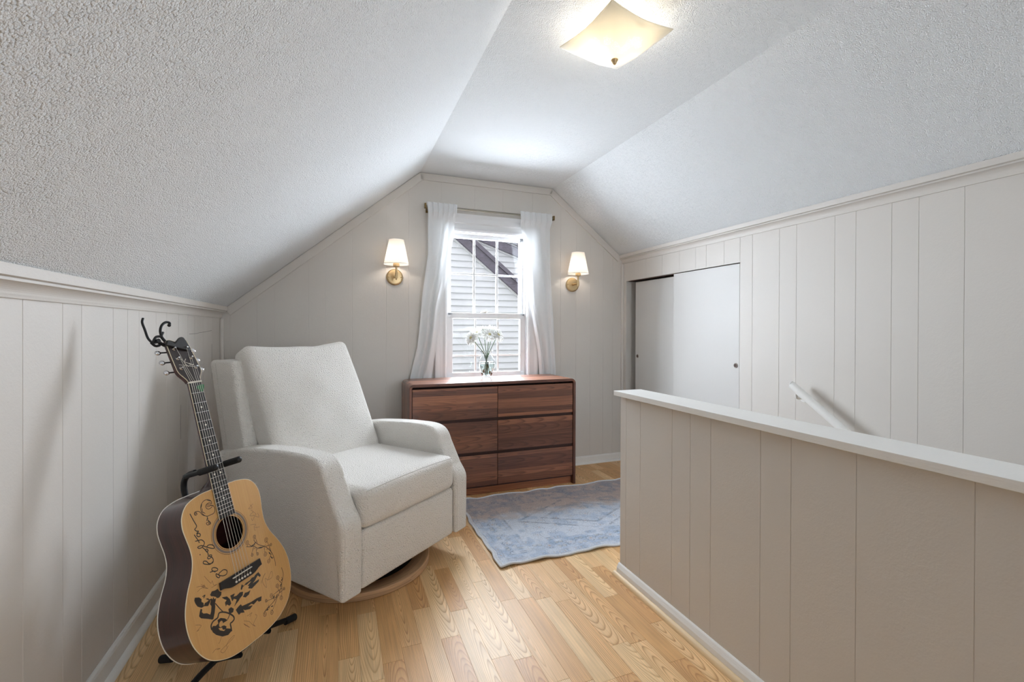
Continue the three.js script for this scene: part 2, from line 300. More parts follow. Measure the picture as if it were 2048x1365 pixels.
{ // floor: a base with staves laid on it one by one
  const f = structure('floor'), T = 0.012;
  obj('floor_base', [span(-OUT, SX2 + 0.004, -0.2, -T, -OUT + 0.02, ZE + 0.02), span(SX2 + 0.004, XR + 0.006, -0.2, -T, -OUT + 0.02, 1.64)], M.floorBase, f);
  const W = 0.0675, geos = STAVE.map((k, i) => {
    const g = 0.00012, c = 0.00045, h = W / 2 - g, pos = [], uv = [];
    const cx = i % 16, cy = Math.floor(i / 16), U = (x) => (cx + 0.015 + 0.97 * (x / W + 0.5)) / 16, Vv = (z) => (cy + 0.01 + 0.98 * z) / 2;
    const ring = (y, i2) => [[-h + i2, y, i2 * 2.5 + 0.0005], [h - i2, y, i2 * 2.5 + 0.0005], [h - i2, y, 1 - i2 * 2.5 - 0.0005], [-h + i2, y, 1 - i2 * 2.5 - 0.0005]];
    const lo = ring(-T, 0), md = ring(-c, 0), hi = ring(0, c);
    const quad = (a, b, d, e) => { for (const q of [a, d, b, a, e, d]) { pos.push(...q); uv.push(U(q[0]), Vv(q[2])); } };
    quad(hi[0], hi[1], hi[2], hi[3]);
    for (let k2 = 0; k2 < 4; k2++) { const n = (k2 + 1) % 4; quad(md[k2], md[n], hi[n], hi[k2]); quad(lo[k2], lo[n], md[n], md[k2]); }
    const geo = new THREE.BufferGeometry(); geo.setAttribute('position', new THREE.Float32BufferAttribute(pos, 3)); geo.setAttribute('uv', new THREE.Float32BufferAttribute(uv, 2)); geo.computeVertexNormals(); return geo;
  });
  const rest = []; let count = 0;
  for (let c = 0; c < 43; c++) {
    const x = (c + 0.5) * W, end = x < SX ? ZE : 1.62; if (x > XR - 0.01) continue;
    let z = -0.3 * rnd();
    while (z < end) {
      const L = rr(0.32, 0.52), z0 = Math.max(z, 0.0), z1 = Math.min(z + L, end); z += L;
      if (z1 - z0 < 0.01) continue;
      const gi = Math.floor(rnd() * 32), g = geos[gi];
      const seen = (x < SX + 0.05 && z0 < 2.15) || z0 < 0.6;
      if (seen && count < 290) { const m = obj('stave', g, M.stave, f); m.position.set(x, 0, z0); m.scale.z = z1 - z0; count++; }
      else { const q = g.clone(); q.scale(1, 1, z1 - z0); q.translate(x, 0, z0); rest.push(q); }
    }
  }
  const r = obj('stave_field', rest, M.stave, f); r.userData.kind = 'stuff';
}
{ // stairs going down behind the half wall
  const s = structure('stairs');
  for (let i = 0; i < 9; i++) {
    obj('tread', rbox(XR - SX2 - 0.03, 0.026, 0.26, (XR + SX2) / 2, -0.2 * (i + 1) - 0.014, 1.74 + 0.235 * i, 0.006), M.shoe, s);
    obj('riser', span(SX2 + 0.012, XR - 0.014, -0.2 * (i + 1), -0.2 * i - 0.03, 1.626 + 0.235 * i, 1.642 + 0.235 * i), M.white, s);
  }
  obj('stairwell_shell', [span(SX2 + 0.004, XR + 0.006, -2.2, -2.05, 1.5, ZE), span(SX2 + 0.004, XR + 0.006, -2.2, -0.2, 1.5, 1.62)], M.wall, s);
}
// ------------------------------------------------------------------ mouldings
const arc = (cx, cy, r, a0, a1, n) => Array.from({ length: n + 1 }, (_, i) => { const a = lerp(a0, a1, i / n); return [cx + r * Math.cos(a), cy + r * Math.sin(a)]; });
function along(profile, z0, z1) { return boxUV(new THREE.ExtrudeGeometry(shapeOf(profile), { depth: z1 - z0, bevelEnabled: false }).translate(0, 0, z0)); }
function trimPiece(n, geo, mat) { const t = obj('trim_' + n, geo, mat); t.userData.kind = 'structure'; return t; }
const cove = (s, x, y) => [[0, -0.052], [0.007, -0.052], [0.008, -0.047], ...arc(0.036, -0.045, 0.027, Math.PI * 0.98, Math.PI * 0.55, 8), [0.034, -0.0175], [0.034, -0.0145], [0.031, -0.0145], [0.031, -0.011], [0.04, -0.008], [0.042, 0.016], [0, 0.016]].map(([a, b]) => [x + s * a, y + b]);
trimPiece(1, along(cove(1, 0, HL + 0.012).map((p) => p), 0.0, ZE), M.wall);
trimPiece(2, along(cove(-1, XR, HR + 0.012).reverse(), 0.0, ZE), M.wall);
{ // flat bands under the ceiling of the gable wall
  let n = 3; const t = 0.011, h = 0.05;
  const band = (a, b) => {
    const L = Math.hypot(b[0] - a[0], b[1] - a[1]), g = new RoundedBoxGeometry(L - 0.003, h, t, 2, 0.002); g.translate(L / 2, -h / 2 - 0.002, t / 2 + 0.0005);
    g.rotateZ(Math.atan2(b[1] - a[1], b[0] - a[0])); g.translate(a[0], a[1], 0); trimPiece(n++, boxUV(g), M.wall);
  };
  band([0.02, HL + 0.0165], [XA, HC]); band([XA, HC], [XB, HC]); band([XB, HC], [XR - 0.02, HR + 0.0157]);
}
trimPiece(6, boxUV(new THREE.CylinderGeometry(0.012, 0.012, HL - 0.045, 12).translate(0.008, (HL - 0.045) / 2, 0.008)), M.wall);
trimPiece(7, boxUV(new THREE.CylinderGeometry(0.011, 0.011, HR - 0.045, 12).translate(XR - 0.007, (HR - 0.045) / 2, 0.007)), M.wall);
function baseboard(name, geo, mat) { const t = obj(name, geo, mat); t.userData.kind = 'structure'; return t; }
const baseProfile = (s, x, h = 0.078) => [[0, 0], [0.013, 0], [0.013, h - 0.012], [0.010, h - 0.004], [0.004, h], [0, h]].map(([a, b]) => [x + s * a, b]);
const shoeProfile = (s, x) => [[0, 0], ...arc(0, 0, 0.018, 0, Math.PI / 2, 6)].map(([a, b]) => [x + s * (a + 0.013), b]);
baseboard('baseboard_left', [along(baseProfile(1, 0), 0.014, ZE), along(shoeProfile(1, 0), 0.014, ZE)], M.white);
baseboard('baseboard_back', [sweepX(baseProfile(1, 0, 0.062), 0.014, XR - 0.012), sweepX(shoeProfile(1, 0).map(([a, b]) => [a, b * 0.8]), 0.014, XR - 0.012)], M.white);
baseboard('baseboard_stairs', along([[0, 0], [0.013, 0], [0.015, 0.02], [0.0135, 0.036], [0.006, 0.052], [0.002, 0.056], [0, 0.056]].map(([a, b]) => [SX - a, b]).reverse(), SZ - 0.004, ZE), M.white);
trimPiece(8, along(shoeProfile(-1, SX).reverse(), SZ - 0.016, ZE), M.shoe);
// ------------------------------------------------------------------ window
{
  const w = structure('window_1'), cw = 0.088;
  const prof = (s, x) => [[0, 0], [0, 0.012], [0.012, 0.018], [0.03, 0.014], [0.05, 0.014], [0.07, 0.02], [0.082, 0.02], [cw, 0.012], [cw, 0]].map(([a, b]) => [x + s * a, b]);
  const up = (p, y0, y1) => { const g = new THREE.ExtrudeGeometry(shapeOf(p.map(([a, b]) => [a, -b])), { depth: y1 - y0, bevelEnabled: false }); g.rotateX(-Math.PI / 2); g.translate(0, y0, 0); return boxUV(g); };
  obj('casing', up(prof(-1, WX0).reverse(), WY0 - 0.08, WY1 + 0.12), M.vinyl, w);
  obj('casing', up(prof(1, WX1), WY0 - 0.08, WY1 + 0.12), M.vinyl, w);
  obj('casing', sweepX([[0, 0], [0.012, 0], [0.018, 0.014], [0.013, 0.03], [0.013, 0.055], [0.019, 0.064], [0.019, 0.1], [0.024, 0.112], [0.03, 0.125], [0, 0.125]].map(([a, b]) => [a, WY1 + b]), WX0 - cw - 0.004, WX1 + cw + 0.004), M.vinyl, w);
  obj('window_sill', rbox(WX1 - WX0 + 0.24, 0.024, 0.036, (WX0 + WX1) / 2, WY0 - 0.012, 0.018, 0.004), M.vinyl, w);
  obj('jamb', [span(WX0, WX0 + 0.006, WY0, WY1, -OUT, 0), span(WX1 - 0.006, WX1, WY0, WY1, -OUT, 0), span(WX0, WX1, WY1 - 0.006, WY1, -OUT, 0), span(WX0, WX1, WY0, WY0 + 0.02, -OUT, 0), span(WX0 + 0.006, WX0 + 0.016, 1.2, WY1, -0.055, -0.02), span(WX1 - 0.016, WX1 - 0.006, 1.2, WY1, -0.055, -0.02)], M.vinyl, w);
  const sash = (z, x0, x1, y0, y1, st, top, bot, t) => {
    obj('sash_frame', [rbox(st, y1 - y0, t, x0 + st / 2, (y0 + y1) / 2, z, 0.003), rbox(st, y1 - y0, t, x1 - st / 2, (y0 + y1) / 2, z, 0.003), rbox(x1 - x0 - 0.01, top, t, (x0 + x1) / 2, y1 - top / 2, z, 0.003), rbox(x1 - x0 - 0.01, bot, t, (x0 + x1) / 2, y0 + bot / 2, z, 0.003)], M.vinyl, w);
    return [x0 + st, x1 - st, y0 + bot, y1 - top];
  };
  const grille = ([a, b, c, d], z, hy, bar, t) => {
    for (const k of [1, 2]) obj('muntin', rbox(bar, d - c, t, lerp(a, b, k / 3), (c + d) / 2, z, 0.002), M.vinyl, w);
    obj('muntin', rbox(b - a, bar * 0.85, t * 0.9, (a + b) / 2, hy, z, 0.002), M.vinyl, w);
    obj('pane', span(a - 0.004, b + 0.004, c - 0.004, d + 0.004, z - 0.0015, z + 0.0015), M.glass, w);
  };
  grille(sash(-0.07, WX0 + 0.006, WX1 - 0.006, 1.17, WY1 - 0.004, 0.038, 0.03, 0.03, 0.03), -0.07, 1.505, 0.016, 0.012);
  grille(sash(-0.036, WX0 + 0.008, WX1 - 0.008, WY0 + 0.02, 1.212, 0.044, 0.042, 0.05, 0.03), -0.036, 0.893, 0.013, 0.008);
  const lock = obj('sash_lock', [lathe([[0, 0], [0.024, 0], [0.022, 0.006], [0.006, 0.009], [0, 0.009]], 24).scale(1, 1, 0.5).translate(1.70, 1.213, -0.03), rod([1.70, 1.221, -0.03], [1.728, 1.223, -0.02], 0.004, 10)], M.nickel, w);
}

// ------------------------------------------------------------------ recliner
function softBox(w, h, d, r, seg, f) {                          // rounded box whose points are pushed by f(p, s) with s = p / half size
  const geo = subdividedBox(w, h, d, r), P = geo.attributes.position, q = V();
  for (let i = 0; i < P.count; i++) { q.fromBufferAttribute(P, i); f(q, V(q.x / (w / 2), q.y / (h / 2), q.z / (d / 2))); P.setXYZ(i, q.x, q.y, q.z); }
  geo.computeVertexNormals(); return geo;
}
function subdividedBox(w, h, d, r) {                            // indexed rounded box with a net of 22 cells a side, dense at the rim
  const N = 22, g = new THREE.BoxGeometry(2, 2, 2, N, N, N), p = g.attributes.position, key = new Map(), idx = [], pos = [], remap = [];
  for (let i = 0; i < p.count; i++) {
    let x = p.getX(i), y = p.getY(i), z = p.getZ(i);
    const H = [w / 2, h / 2, d / 2], c = [x, y, z].map((t, k) => { // even inside, dense in the rounded rim
      const a = Math.abs(t), rim = r / H[k], m = 0.6; return Math.sign(t) * H[k] * (a < m ? a / m * (1 - rim) : 1 - rim + rim * (a - m) / (1 - m)); });
    const q = V(...c), inner = V(clamp(q.x, -H[0] + r, H[0] - r), clamp(q.y, -H[1] + r, H[1] - r), clamp(q.z, -H[2] + r, H[2] - r)), dir = q.clone().sub(inner);
    const o = [x, y, z].map((t, k) => { const e = Math.max(0, Math.abs(c[k]) - (H[k] - r)) / r; return Math.sign(t) * Math.tan(e * Math.PI / 4); });
    if (dir.lengthSq() > 1e-14) { const dd = V(...o); q.copy(inner).addScaledVector(dd.normalize(), r); }
    const kk = q.toArray().map((t) => Math.round(t * 1e5)).join(); if (!key.has(kk)) { key.set(kk, pos.length / 3); pos.push(q.x, q.y, q.z); } remap[i] = key.get(kk);
  }
  for (let i = 0; i < g.index.count; i += 3) { const a = remap[g.index.getX(i)], b = remap[g.index.getX(i + 1)], c = remap[g.index.getX(i + 2)]; if (a !== b && b !== c && a !== c) idx.push(a, b, c); }
  const geo = new THREE.BufferGeometry(); geo.setAttribute('position', new THREE.Float32BufferAttribute(pos, 3)); geo.setIndex(idx); return geo;
}
function smoothUV(geo) { const n = boxUV(geo); return n; }
{
  const t = thing('recliner_chair', 'cream boucle swivel recliner with a tall back cushion on a round oak base', 'armchair', [0.772, 0, 1.037], THREE.MathUtils.degToRad(39));
  obj('base_ring', (() => { const g = lathe([[0.245, 0.004], [0.31, 0.0], [0.3145, 0.004], [0.3145, 0.029], [0.311, 0.033], [0.245, 0.033], [0.245, 0.004]], 96), p = g.attributes.position, uv = g.attributes.uv; for (let i = 0; i < p.count; i++) uv.setXY(i, uv.getX(i) * 2, p.getY(i) + Math.hypot(p.getX(i), p.getZ(i))); return g; })(), M.oak, t);
  obj('swivel_plate', [new THREE.CylinderGeometry(0.246, 0.246, 0.012, 48).translate(0, 0.016, 0), new THREE.CylinderGeometry(0.12, 0.14, 0.09, 32).translate(0, 0.065, 0), box(0.5, 0.02, 0.4, 0, 0.112, -0.03)], M.rubber, t);
  // arms: side outline with a rounded top corner, a sloping front and a straight foot
  const cut = new THREE.Shape(); cut.moveTo(-0.40, 0.105); cut.lineTo(0.325, 0.105); cut.quadraticCurveTo(0.335, 0.105, 0.335, 0.115);
  cut.lineTo(0.336, 0.35); cut.bezierCurveTo(0.336, 0.385, 0.318, 0.40, 0.298, 0.428); cut.lineTo(0.243, 0.53); cut.bezierCurveTo(0.222, 0.585, 0.2, 0.607, 0.12, 0.609); cut.lineTo(0.0, 0.607); cut.bezierCurveTo(-0.2, 0.596, -0.3, 0.585, -0.40, 0.555); cut.lineTo(-0.40, 0.105);
  const seam = cut.getPoints(16);
  for (const s of [-1, 1]) {
    const g = new THREE.ExtrudeGeometry(cut, { depth: 0.094 - 0.028, bevelEnabled: true, bevelSize: 0.014, bevelThickness: 0.014, bevelOffset: -0.014, bevelSegments: 5, curveSegments: 14 });
    g.translate(0, 0, 0.014); g.rotateY(Math.PI / 2); g.scale(1, 1, -1); // shape x -> z
    const q = g.toNonIndexed ? g : g, p = q.attributes.position.array, nn = q.attributes.normal.array;
    for (const arr of [p, nn]) for (let i = 0; i < arr.length; i += 9) for (let k = 0; k < 3; k++) { const v = arr[i + 3 + k]; arr[i + 3 + k] = arr[i + 6 + k]; arr[i + 6 + k] = v; }
    q.translate(s > 0 ? 0.286 : -0.38, 0, 0);
    const arm = obj('arm', boxUV(q), M.boucle, t);
    for (const x of [0.38 - 0.0125, 0.286 + 0.0125]) obj('seam', tube(seam.slice(2, -2).map((v) => [s * x, v.y - (v.y > 0.5 ? 0.0015 : 0), v.x - (v.x > 0.2 ? 0.0015 : 0)]), 0.0016, 90, 5), M.thread, arm);
  }
  obj('seat_cushion', smoothUV(softBox(0.566, 0.155, 0.64, 0.035, 4, (q, s) => {
    const e = (1 - s.x * s.x) ; if (q.y > 0) q.y += 0.016 * e * (1 - s.z * s.z * 0.7); if (q.z > 0) q.z += 0.010 * e * (1 - s.y * s.y) + 0.004 * e;
    q.y += 0.405; q.z += 0.014; })), M.boucle, t);
  obj('seam', tube([[-0.262, 0.474, 0.328], [-0.13, 0.484, 0.338], [0, 0.487, 0.341], [0.13, 0.484, 0.338], [0.262, 0.474, 0.328]], 0.0018, 40, 5), M.thread, t);
  obj('footrest_panel', smoothUV(softBox(0.566, 0.224, 0.06, 0.018, 4, (q, s) => { if (q.z > 0) q.z += 0.006 * (1 - s.x * s.x) * (1 - s.y * s.y); q.y += 0.216; q.z += 0.296; })), M.boucle, t);
  obj('seat_base', rbox(0.57, 0.22, 0.62, 0, 0.22, -0.06, 0.02, 3), M.boucle, t);
  // back shell behind the cushion, leaning back
  const lean = (q, y0, z0, a) => { const y = q.y, z = q.z; q.y = y0 + y * Math.cos(a) + z * Math.sin(a); q.z = z0 - y * Math.sin(a) + z * Math.cos(a); };
  obj('back_shell', smoothUV(softBox(0.66, 0.46, 0.2, 0.024, 4, (q, s) => { if (q.y > 0.15) q.y -= (q.z + 0.1) * 0.25 * (q.y - 0.15) / 0.08; if (q.z < 0) q.z -= 0.012 * (1 - s.x * s.x); lean(q, 0.745, -0.505, 0.27); })), M.boucle, t);
  for (const s of [-1, 1]) obj('seam', tube([-0.2, -0.1, 0, 0.1, 0.17, 0.2].map((y) => { const q = V(s * 0.3302, y, -0.04); lean(q, 0.745, -0.505, 0.27); return q; }), 0.0014, 40, 5), M.thread, t);
  obj('back_body', smoothUV(softBox(0.74, 0.44, 0.16, 0.03, 4, (q, s) => { lean(q, 0.325, -0.43, 0.1); })), M.boucle, t);
  // back cushion: full, its upper corners stand up a little
  const L = 0.64, A = 0.455;
  obj('back_cushion', smoothUV(softBox(0.57, L, 0.15, 0.04, 4, (q, s) => {
    const ex = 1 - s.x * s.x, ey = 1 - s.y * s.y;
    q.x *= 1 - (s.y < -0.8 ? 0.02 : 0); if (q.x < 0) q.x -= 0.008 * clamp(s.y, 0, 1);
    if (q.z > 0) q.z += 0.022 * ex * ey + 0.005 * Math.sin(s.x * 7 + 1) * Math.sin(s.y * 6) * ex * ey; else q.z -= 0.01 * ex * ey;
    if (s.y > 0.6) q.y += -0.012 * ex + 0.01 * Math.pow(Math.abs(s.x), 3) + 0.006 * s.x - 0.006 * Math.exp(-Math.pow((s.x - 0.3) * 6, 2));
    if (s.y > 0) q.z *= 1 - 0.22 * s.y * s.y;
    lean(q, 0.708, -0.345, A);
  })), M.boucle, t);
  for (const s of [-1, 1]) obj('seam', tube([-0.27, -0.15, 0, 0.15, 0.25, 0.285].map((y) => { const q = V(s * 0.2635, y, 0.0685 * (y > 0 ? 1 - 0.22 * (y / 0.32) ** 2 : 1)); lean(q, 0.708, -0.345, A); return q; }), 0.0016, 40, 5), M.thread, t);
}

// ------------------------------------------------------------------ dresser
{
  const x0 = 1.086, x1 = 2.249, H = 0.745, z0 = 0.05, z1 = 0.405, t = thing('dresser', 'reddish walnut six-drawer dresser with rounded top corners under the window', 'dresser', [(x0 + x1) / 2, 0, (z0 + z1) / 2]);
  const w = (x1 - x0) / 2, d = (z1 - z0) / 2, R = 0.034, th = 0.0185, sh = new THREE.Shape();
  sh.moveTo(-w, 0); sh.lineTo(-w + th, 0); sh.lineTo(-w + th, H - th - 0.012); sh.quadraticCurveTo(-w + th, H - th, -w + th + 0.012, H - th); sh.lineTo(w - th - 0.012, H - th); sh.quadraticCurveTo(w - th, H - th, w - th, H - th - 0.012); sh.lineTo(w - th, 0); sh.lineTo(w, 0); sh.lineTo(w, H - R); sh.absarc(w - R, H - R, R, 0, Math.PI / 2, false); sh.lineTo(-w + R, H); sh.absarc(-w + R, H - R, R, Math.PI / 2, Math.PI, false); sh.lineTo(-w, 0);
  const g = boxUV(extrude(sh, d * 2, 0.0025, 2, 10).translate(0, 0, -d)), uv = g.attributes.uv, p = g.attributes.position;
  for (let i = 0; i < p.count; i++) if (Math.abs(p.getX(i)) > w - 0.03 && p.getY(i) < H - 0.02) uv.setXY(i, p.getY(i), p.getZ(i) + 0.2); // upright grain on the sides
  obj('carcass', g, M.walnut, t);
  obj('back_panel', box(2 * w - 2 * th + 0.004, H - th, 0.006, 0, (H - th) / 2, -d + 0.006), M.walnutDark, t);
  obj('inner_frame', [box(2 * w - 2 * th, 0.018, 2 * d - 0.05, 0, 0.055, -0.005), box(0.012, H - 0.09, 2 * d - 0.06, 0, H / 2, -0.012), ...[0.499, 0.277].map((y) => box(2 * w - 2 * th, 0.03, 2 * d - 0.07, 0, y - 0.004, 0.0105)), box(2 * w - 2 * th, 0.01, 2 * d - 0.07, 0, H - th - 0.006, -0.016)], M.walnutDark, t);
  obj('plinth', rbox(2 * w - 2 * th - 0.002, 0.056, 0.016, 0, 0.028, d - 0.042, 0.002), M.walnut, t);
  const rows = [[0.507, 0.712], [0.286, 0.487], [0.062, 0.266]]; let k = 0;
  rows.forEach(([a, b], r) => { for (const s of [-1, 1]) {
    const dw = w - th - 0.004, cx = s * (dw / 2 + 0.0016), gg = rbox(dw, b - a, 0.019, 0, 0, 0, 0.0018, 2), q = gg.attributes.position, u = gg.attributes.uv;
    for (let i = 0; i < q.count; i++) { if (q.getY(i) > (b - a) / 2 - 0.004 && q.getZ(i) < 0) q.setY(i, q.getY(i) - 0.012); u.setXY(i, u.getX(i) + k * 0.41, u.getY(i) + k * 0.137); }
    gg.translate(cx, (a + b) / 2, d - 0.0165); k++;
    const m = obj('drawer', gg, M.walnut, t);
    obj('drawer_box', [box(dw - 0.03, b - a - 0.05, 0.29, cx, (a + b) / 2 - 0.02, d - 0.17)], M.walnutDark, m);
  } });
}

// ------------------------------------------------------------------ rug
{
  const x0 = 1.37, x1 = 2.72, z0 = 0.452, z1 = 1.305, W = x1 - x0, D = z1 - z0, nx = 90, nz = 56;
  const noise = (x, y, s) => vnoise(x, y, 9973, 9973, s);
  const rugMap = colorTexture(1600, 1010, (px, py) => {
    const x = px / 1600 * W, z = py / 1010 * D, e = Math.min(x, W - x, z, D - z), n = noise(x * 420, z * 420, 1), n2 = noise(x * 16, z * 16, 2), n3 = noise(x * 3.2, z * 5, 3), fade = noise(x * 34, z * 34, 4), fine = noise(x * 120, z * 120, 5), thr = noise(x * 60, z * 900, 12);
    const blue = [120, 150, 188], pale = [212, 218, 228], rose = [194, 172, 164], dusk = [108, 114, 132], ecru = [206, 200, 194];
    // rose beyond an uneven line, with the dresser's shade put into the dye
    const dresserShade = clamp((0.43 + 0.16 * (n3 - 0.5) + 0.07 * (n2 - 0.5) + 0.05 * (fade - 0.5) - z) / 0.11, 0, 1);
    const ground = mix3(pale, mix3(rose, ecru, 0.35), dresserShade), tint = mix3(blue, mix3(dusk, blue, 0.5), dresserShade);
    let c = ground; const draw = (k, col, a) => { c = mix3(c, col, a * (0.45 + 0.75 * fine)); };
    const side = x < 0.17 || x > W - 0.17, al = side ? z : x, ac = e - 0.105, cellL = 0.118, cell = ((al / cellL) % 1 - 0.5) * cellL, r = Math.hypot(cell, ac), ang = Math.atan2(ac, cell);
    if (e > 0.05 && e < 0.16) { // border of rosettes and leaves
      draw(0, tint, 0.42); const pet = 0.024 + 0.004 * Math.cos(8 * ang); if (r < pet) draw(0, ground, 0.7); if (Math.abs(r - pet) < 0.0025) draw(0, dusk, 0.6); if (Math.abs(r - 0.013) < 0.0018) draw(0, dusk, 0.45); if (r < 0.008) draw(0, rose, 0.9);
      const s = Math.sin(al * 2 * Math.PI / cellL + 1.57), vine = Math.abs(ac - 0.026 * s); if (vine < 0.0026 && r > pet) draw(0, dusk, 0.5); const q = Math.hypot(Math.abs(cell) - 0.046, Math.abs(ac) - 0.022); if (q < 0.011) draw(0, ecru, 0.6); if (Math.abs(q - 0.011) < 0.002) draw(0, dusk, 0.5);
    }
    if ((e > 0.022 && e < 0.045) || (e > 0.165 && e < 0.185)) { draw(0, tint, 0.3); const m = ((al / 0.03) % 1 - 0.5) * 0.03, f = e < 0.1 ? e - 0.034 : e - 0.175; if (Math.hypot(m, f) < 0.0055) draw(0, rose, 0.7); if (Math.abs(m) > 0.0125) draw(0, dusk, 0.3); }
    for (const l of [0.02, 0.047, 0.162, 0.187]) if (Math.abs(e - l) < 0.0016) draw(0, dusk, 0.65);
    if (e >= 0.19) { // field: lozenges, hooks and small flowers
      const u = Math.abs(x - W / 2), v = Math.abs(z - D / 2), st = Math.round((u * 0.55 + v) * 60) / 60; for (const l of [0.06, 0.15, 0.233]) if (Math.abs(st - l) < 0.006) draw(0, dusk, 0.5); if (st < 0.15 && st > 0.06) draw(0, tint, 0.28);
      const gx = ((x / 0.095 + Math.floor(z / 0.083) * 0.5) % 1 - 0.5) * 0.095, gz = ((z / 0.083) % 1 - 0.5) * 0.083, gr = Math.hypot(gx, gz * 1.2), ga = Math.atan2(gz, gx), m = 0.017 + 0.005 * Math.cos(5 * ga + Math.floor(x / 0.095));
      if (Math.abs(gr - m) < 0.0022) draw(0, dusk, 0.55); if (gr < 0.006) draw(0, rose, 0.9); if (Math.abs(Math.abs(gx) - Math.abs(gz)) < 0.0018 && gr > 0.022) draw(0, tint, 0.5); if (Math.abs(gr - 0.034 - 0.004 * Math.sin(7 * ga)) < 0.0016) draw(0, dusk, 0.3);
    }
    c = mix3(c, ground, clamp(fade * 1.9 - 0.6, 0.1, 0.88));        // worn pile
    c = mix3(c, tint, clamp(noise(x * 22, z * 22, 9) * 1.5 - 0.95, 0, 0.22));
    if (e < 0.014) c = [212, 214, 218];
    const m = 0.9 + 0.16 * n + 0.1 * (thr - 0.5); return [c[0] * m, c[1] * m, c[2] * m];
  }, 1, 1);
  const pos = [], uv = [], idx = [];
  const edge = (s, k) => 0.003 * Math.sin(s * 17 + k) + 0.0028 * Math.sin(s * 41 + 2 * k) + 0.0016 * Math.sin(s * 73 + 5 * k);
  const P = (i, j) => {
    const u = i / nx, v = j / nz; let x = x0 + u * W, z = z0 + v * D;
    const ez = Math.min(v, 1 - v) * D, ex = Math.min(u, 1 - u) * W, e = Math.min(ex, ez);
    z += edge(x, v < 0.5 ? 1 : 4) * Math.exp(-ez * 14); x += edge(z, u < 0.5 ? 2 : 3) * Math.exp(-ex * 14);
    const wave = Math.exp(-e * 16) * (0.003 + 0.004 * Math.sin((v < 0.06 || v > 0.94 ? x : z) * 27 + 1.3 * Math.sin(x * 11 + z * 7) + (v < 0.5 ? 0 : 2)));
    return [x, 0.0085 + Math.max(0, wave) + 0.0008 * Math.sin(x * 9 + z * 5), z];
  };
  for (let j = 0; j <= nz; j++) for (let i = 0; i <= nx; i++) { pos.push(...P(i, j)); uv.push(i / nx, j / nz); }
  for (let j = 0; j < nz; j++) for (let i = 0; i < nx; i++) { const a = j * (nx + 1) + i, b = a + 1, c = a + nx + 1, d = c + 1; idx.push(a, c, b, b, c, d); }
  const g = new THREE.BufferGeometry(); g.setAttribute('position', new THREE.Float32BufferAttribute(pos, 3)); g.setAttribute('uv', new THREE.Float32BufferAttribute(uv, 2)); g.setIndex(idx); g.computeVertexNormals();
  const t = thing('area_rug', 'faded blue and rose oriental rug with a pale bound edge, in front of the dresser', 'rug', [0, 0, 0]);
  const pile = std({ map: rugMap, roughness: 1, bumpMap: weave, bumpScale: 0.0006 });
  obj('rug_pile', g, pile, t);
  const under = g.clone(); { const q = under.attributes.position; for (let i = 0; i < q.count; i++) q.setY(i, Math.max(0.0008, q.getY(i) - 0.0075)); const ia = under.index.array; for (let i = 0; i < ia.length; i += 3) { const s = ia[i]; ia[i] = ia[i + 1]; ia[i + 1] = s; } under.computeVertexNormals(); }
  obj('rug_backing', under, std({ color: C(150, 140, 128), roughness: 1 }), t);
  const rim = []; for (let i = 0; i <= nx; i++) rim.push(P(i, nz)); for (let j = nz - 1; j >= 0; j--) rim.push(P(nx, j)); for (let i = nx - 1; i >= 0; i--) rim.push(P(i, 0)); for (let j = 1; j < nz; j++) rim.push(P(0, j));
  obj('bound_edge', tube(rim.map(([x, y, z]) => [x, y - 0.003, z]), 0.0055, 420, 7, true), std({ color: C(216, 218, 222), roughness: 1 }), t);
}

// ------------------------------------------------------------------ guitar: its own axes are u across, v up the neck, w out of the front
const GU = V(0.58793, 0.01259, -0.80882), GV = V(-0.23809, 0.95828, -0.15815), GW = V(0.77308, 0.28555, 0.5664), GO = V(0.438, 0.131, 1.674), GS = 0.95;
function leaning(name, label, category) { const t = thing(name, label, category); t.quaternion.setFromRotationMatrix(new THREE.Matrix4().makeBasis(GU, GV, GW)); t.position.copy(GO); t.scale.setScalar(GS); return t; }
// strokes of the drawing in millimetres on the soundboard
const ART_SIGN = [[-114,460,-111,448,-107,433,-103,419,-106,414,-111,411,-107,404,-101,401,-107,398],[-108,397,-103,396,-98,390,-100,385,-106,386,-109,392,-105,395],[-116,396,-112,385,-108,374,-107,368],[-117,377,-109,375,-99,373,-92,364,-93,357,-102,351,-111,352,-115,357,-110,358,-101,356,-89,346,-73,334,-65,331,-65,338,-72,345,-82,348,-88,345],[-100,349,-95,341,-92,334,-86,332,-88,339,-93,339,-91,332,-88,325,-89,320,-79,316,-81,310,-90,309,-93,314,-88,316,-81,311,-77,303,-78,295,-83,292,-93,296,-99,306,-107,310,-109,304,-100,297,-89,292,-80,295],[-113,334,-113,333],[-95,270,-86,268,-74,263,-70,267,-77,275,-86,278,-88,272,-80,263],[-69,246,-58,239,-46,238,-42,247,-51,255,-63,254,-70,251,-69,243,-73,241,-79,248,-78,256,-69,246]];
const ART_SCROLL = [[-39,464,-39,472,-47,480,-59,482,-70,477,-77,466,-78,454,-74,442,-64,433,-52,432,-39,433,-33,442,-34,453,-40,459,-49,459],[-39,464,-46,469,-54,469,-60,464,-59,456,-52,451,-42,453,-39,457,-44,462],[-71,437,-78,444,-82,453,-88,458,-97,460,-101,456,-99,450,-93,451,-94,456],[-64,433,-63,425,-64,417,-59,412,-60,406,-69,407,-71,414,-65,413],[138,170,140,186,138,210,129,232,113,252,93,267,82,281,78,291],[113,252,96,256,85,259,73,271,60,276,45,283],[160,152,161,130,152,112,141,98,129,82,109,71,85,64,62,61,49,55]];
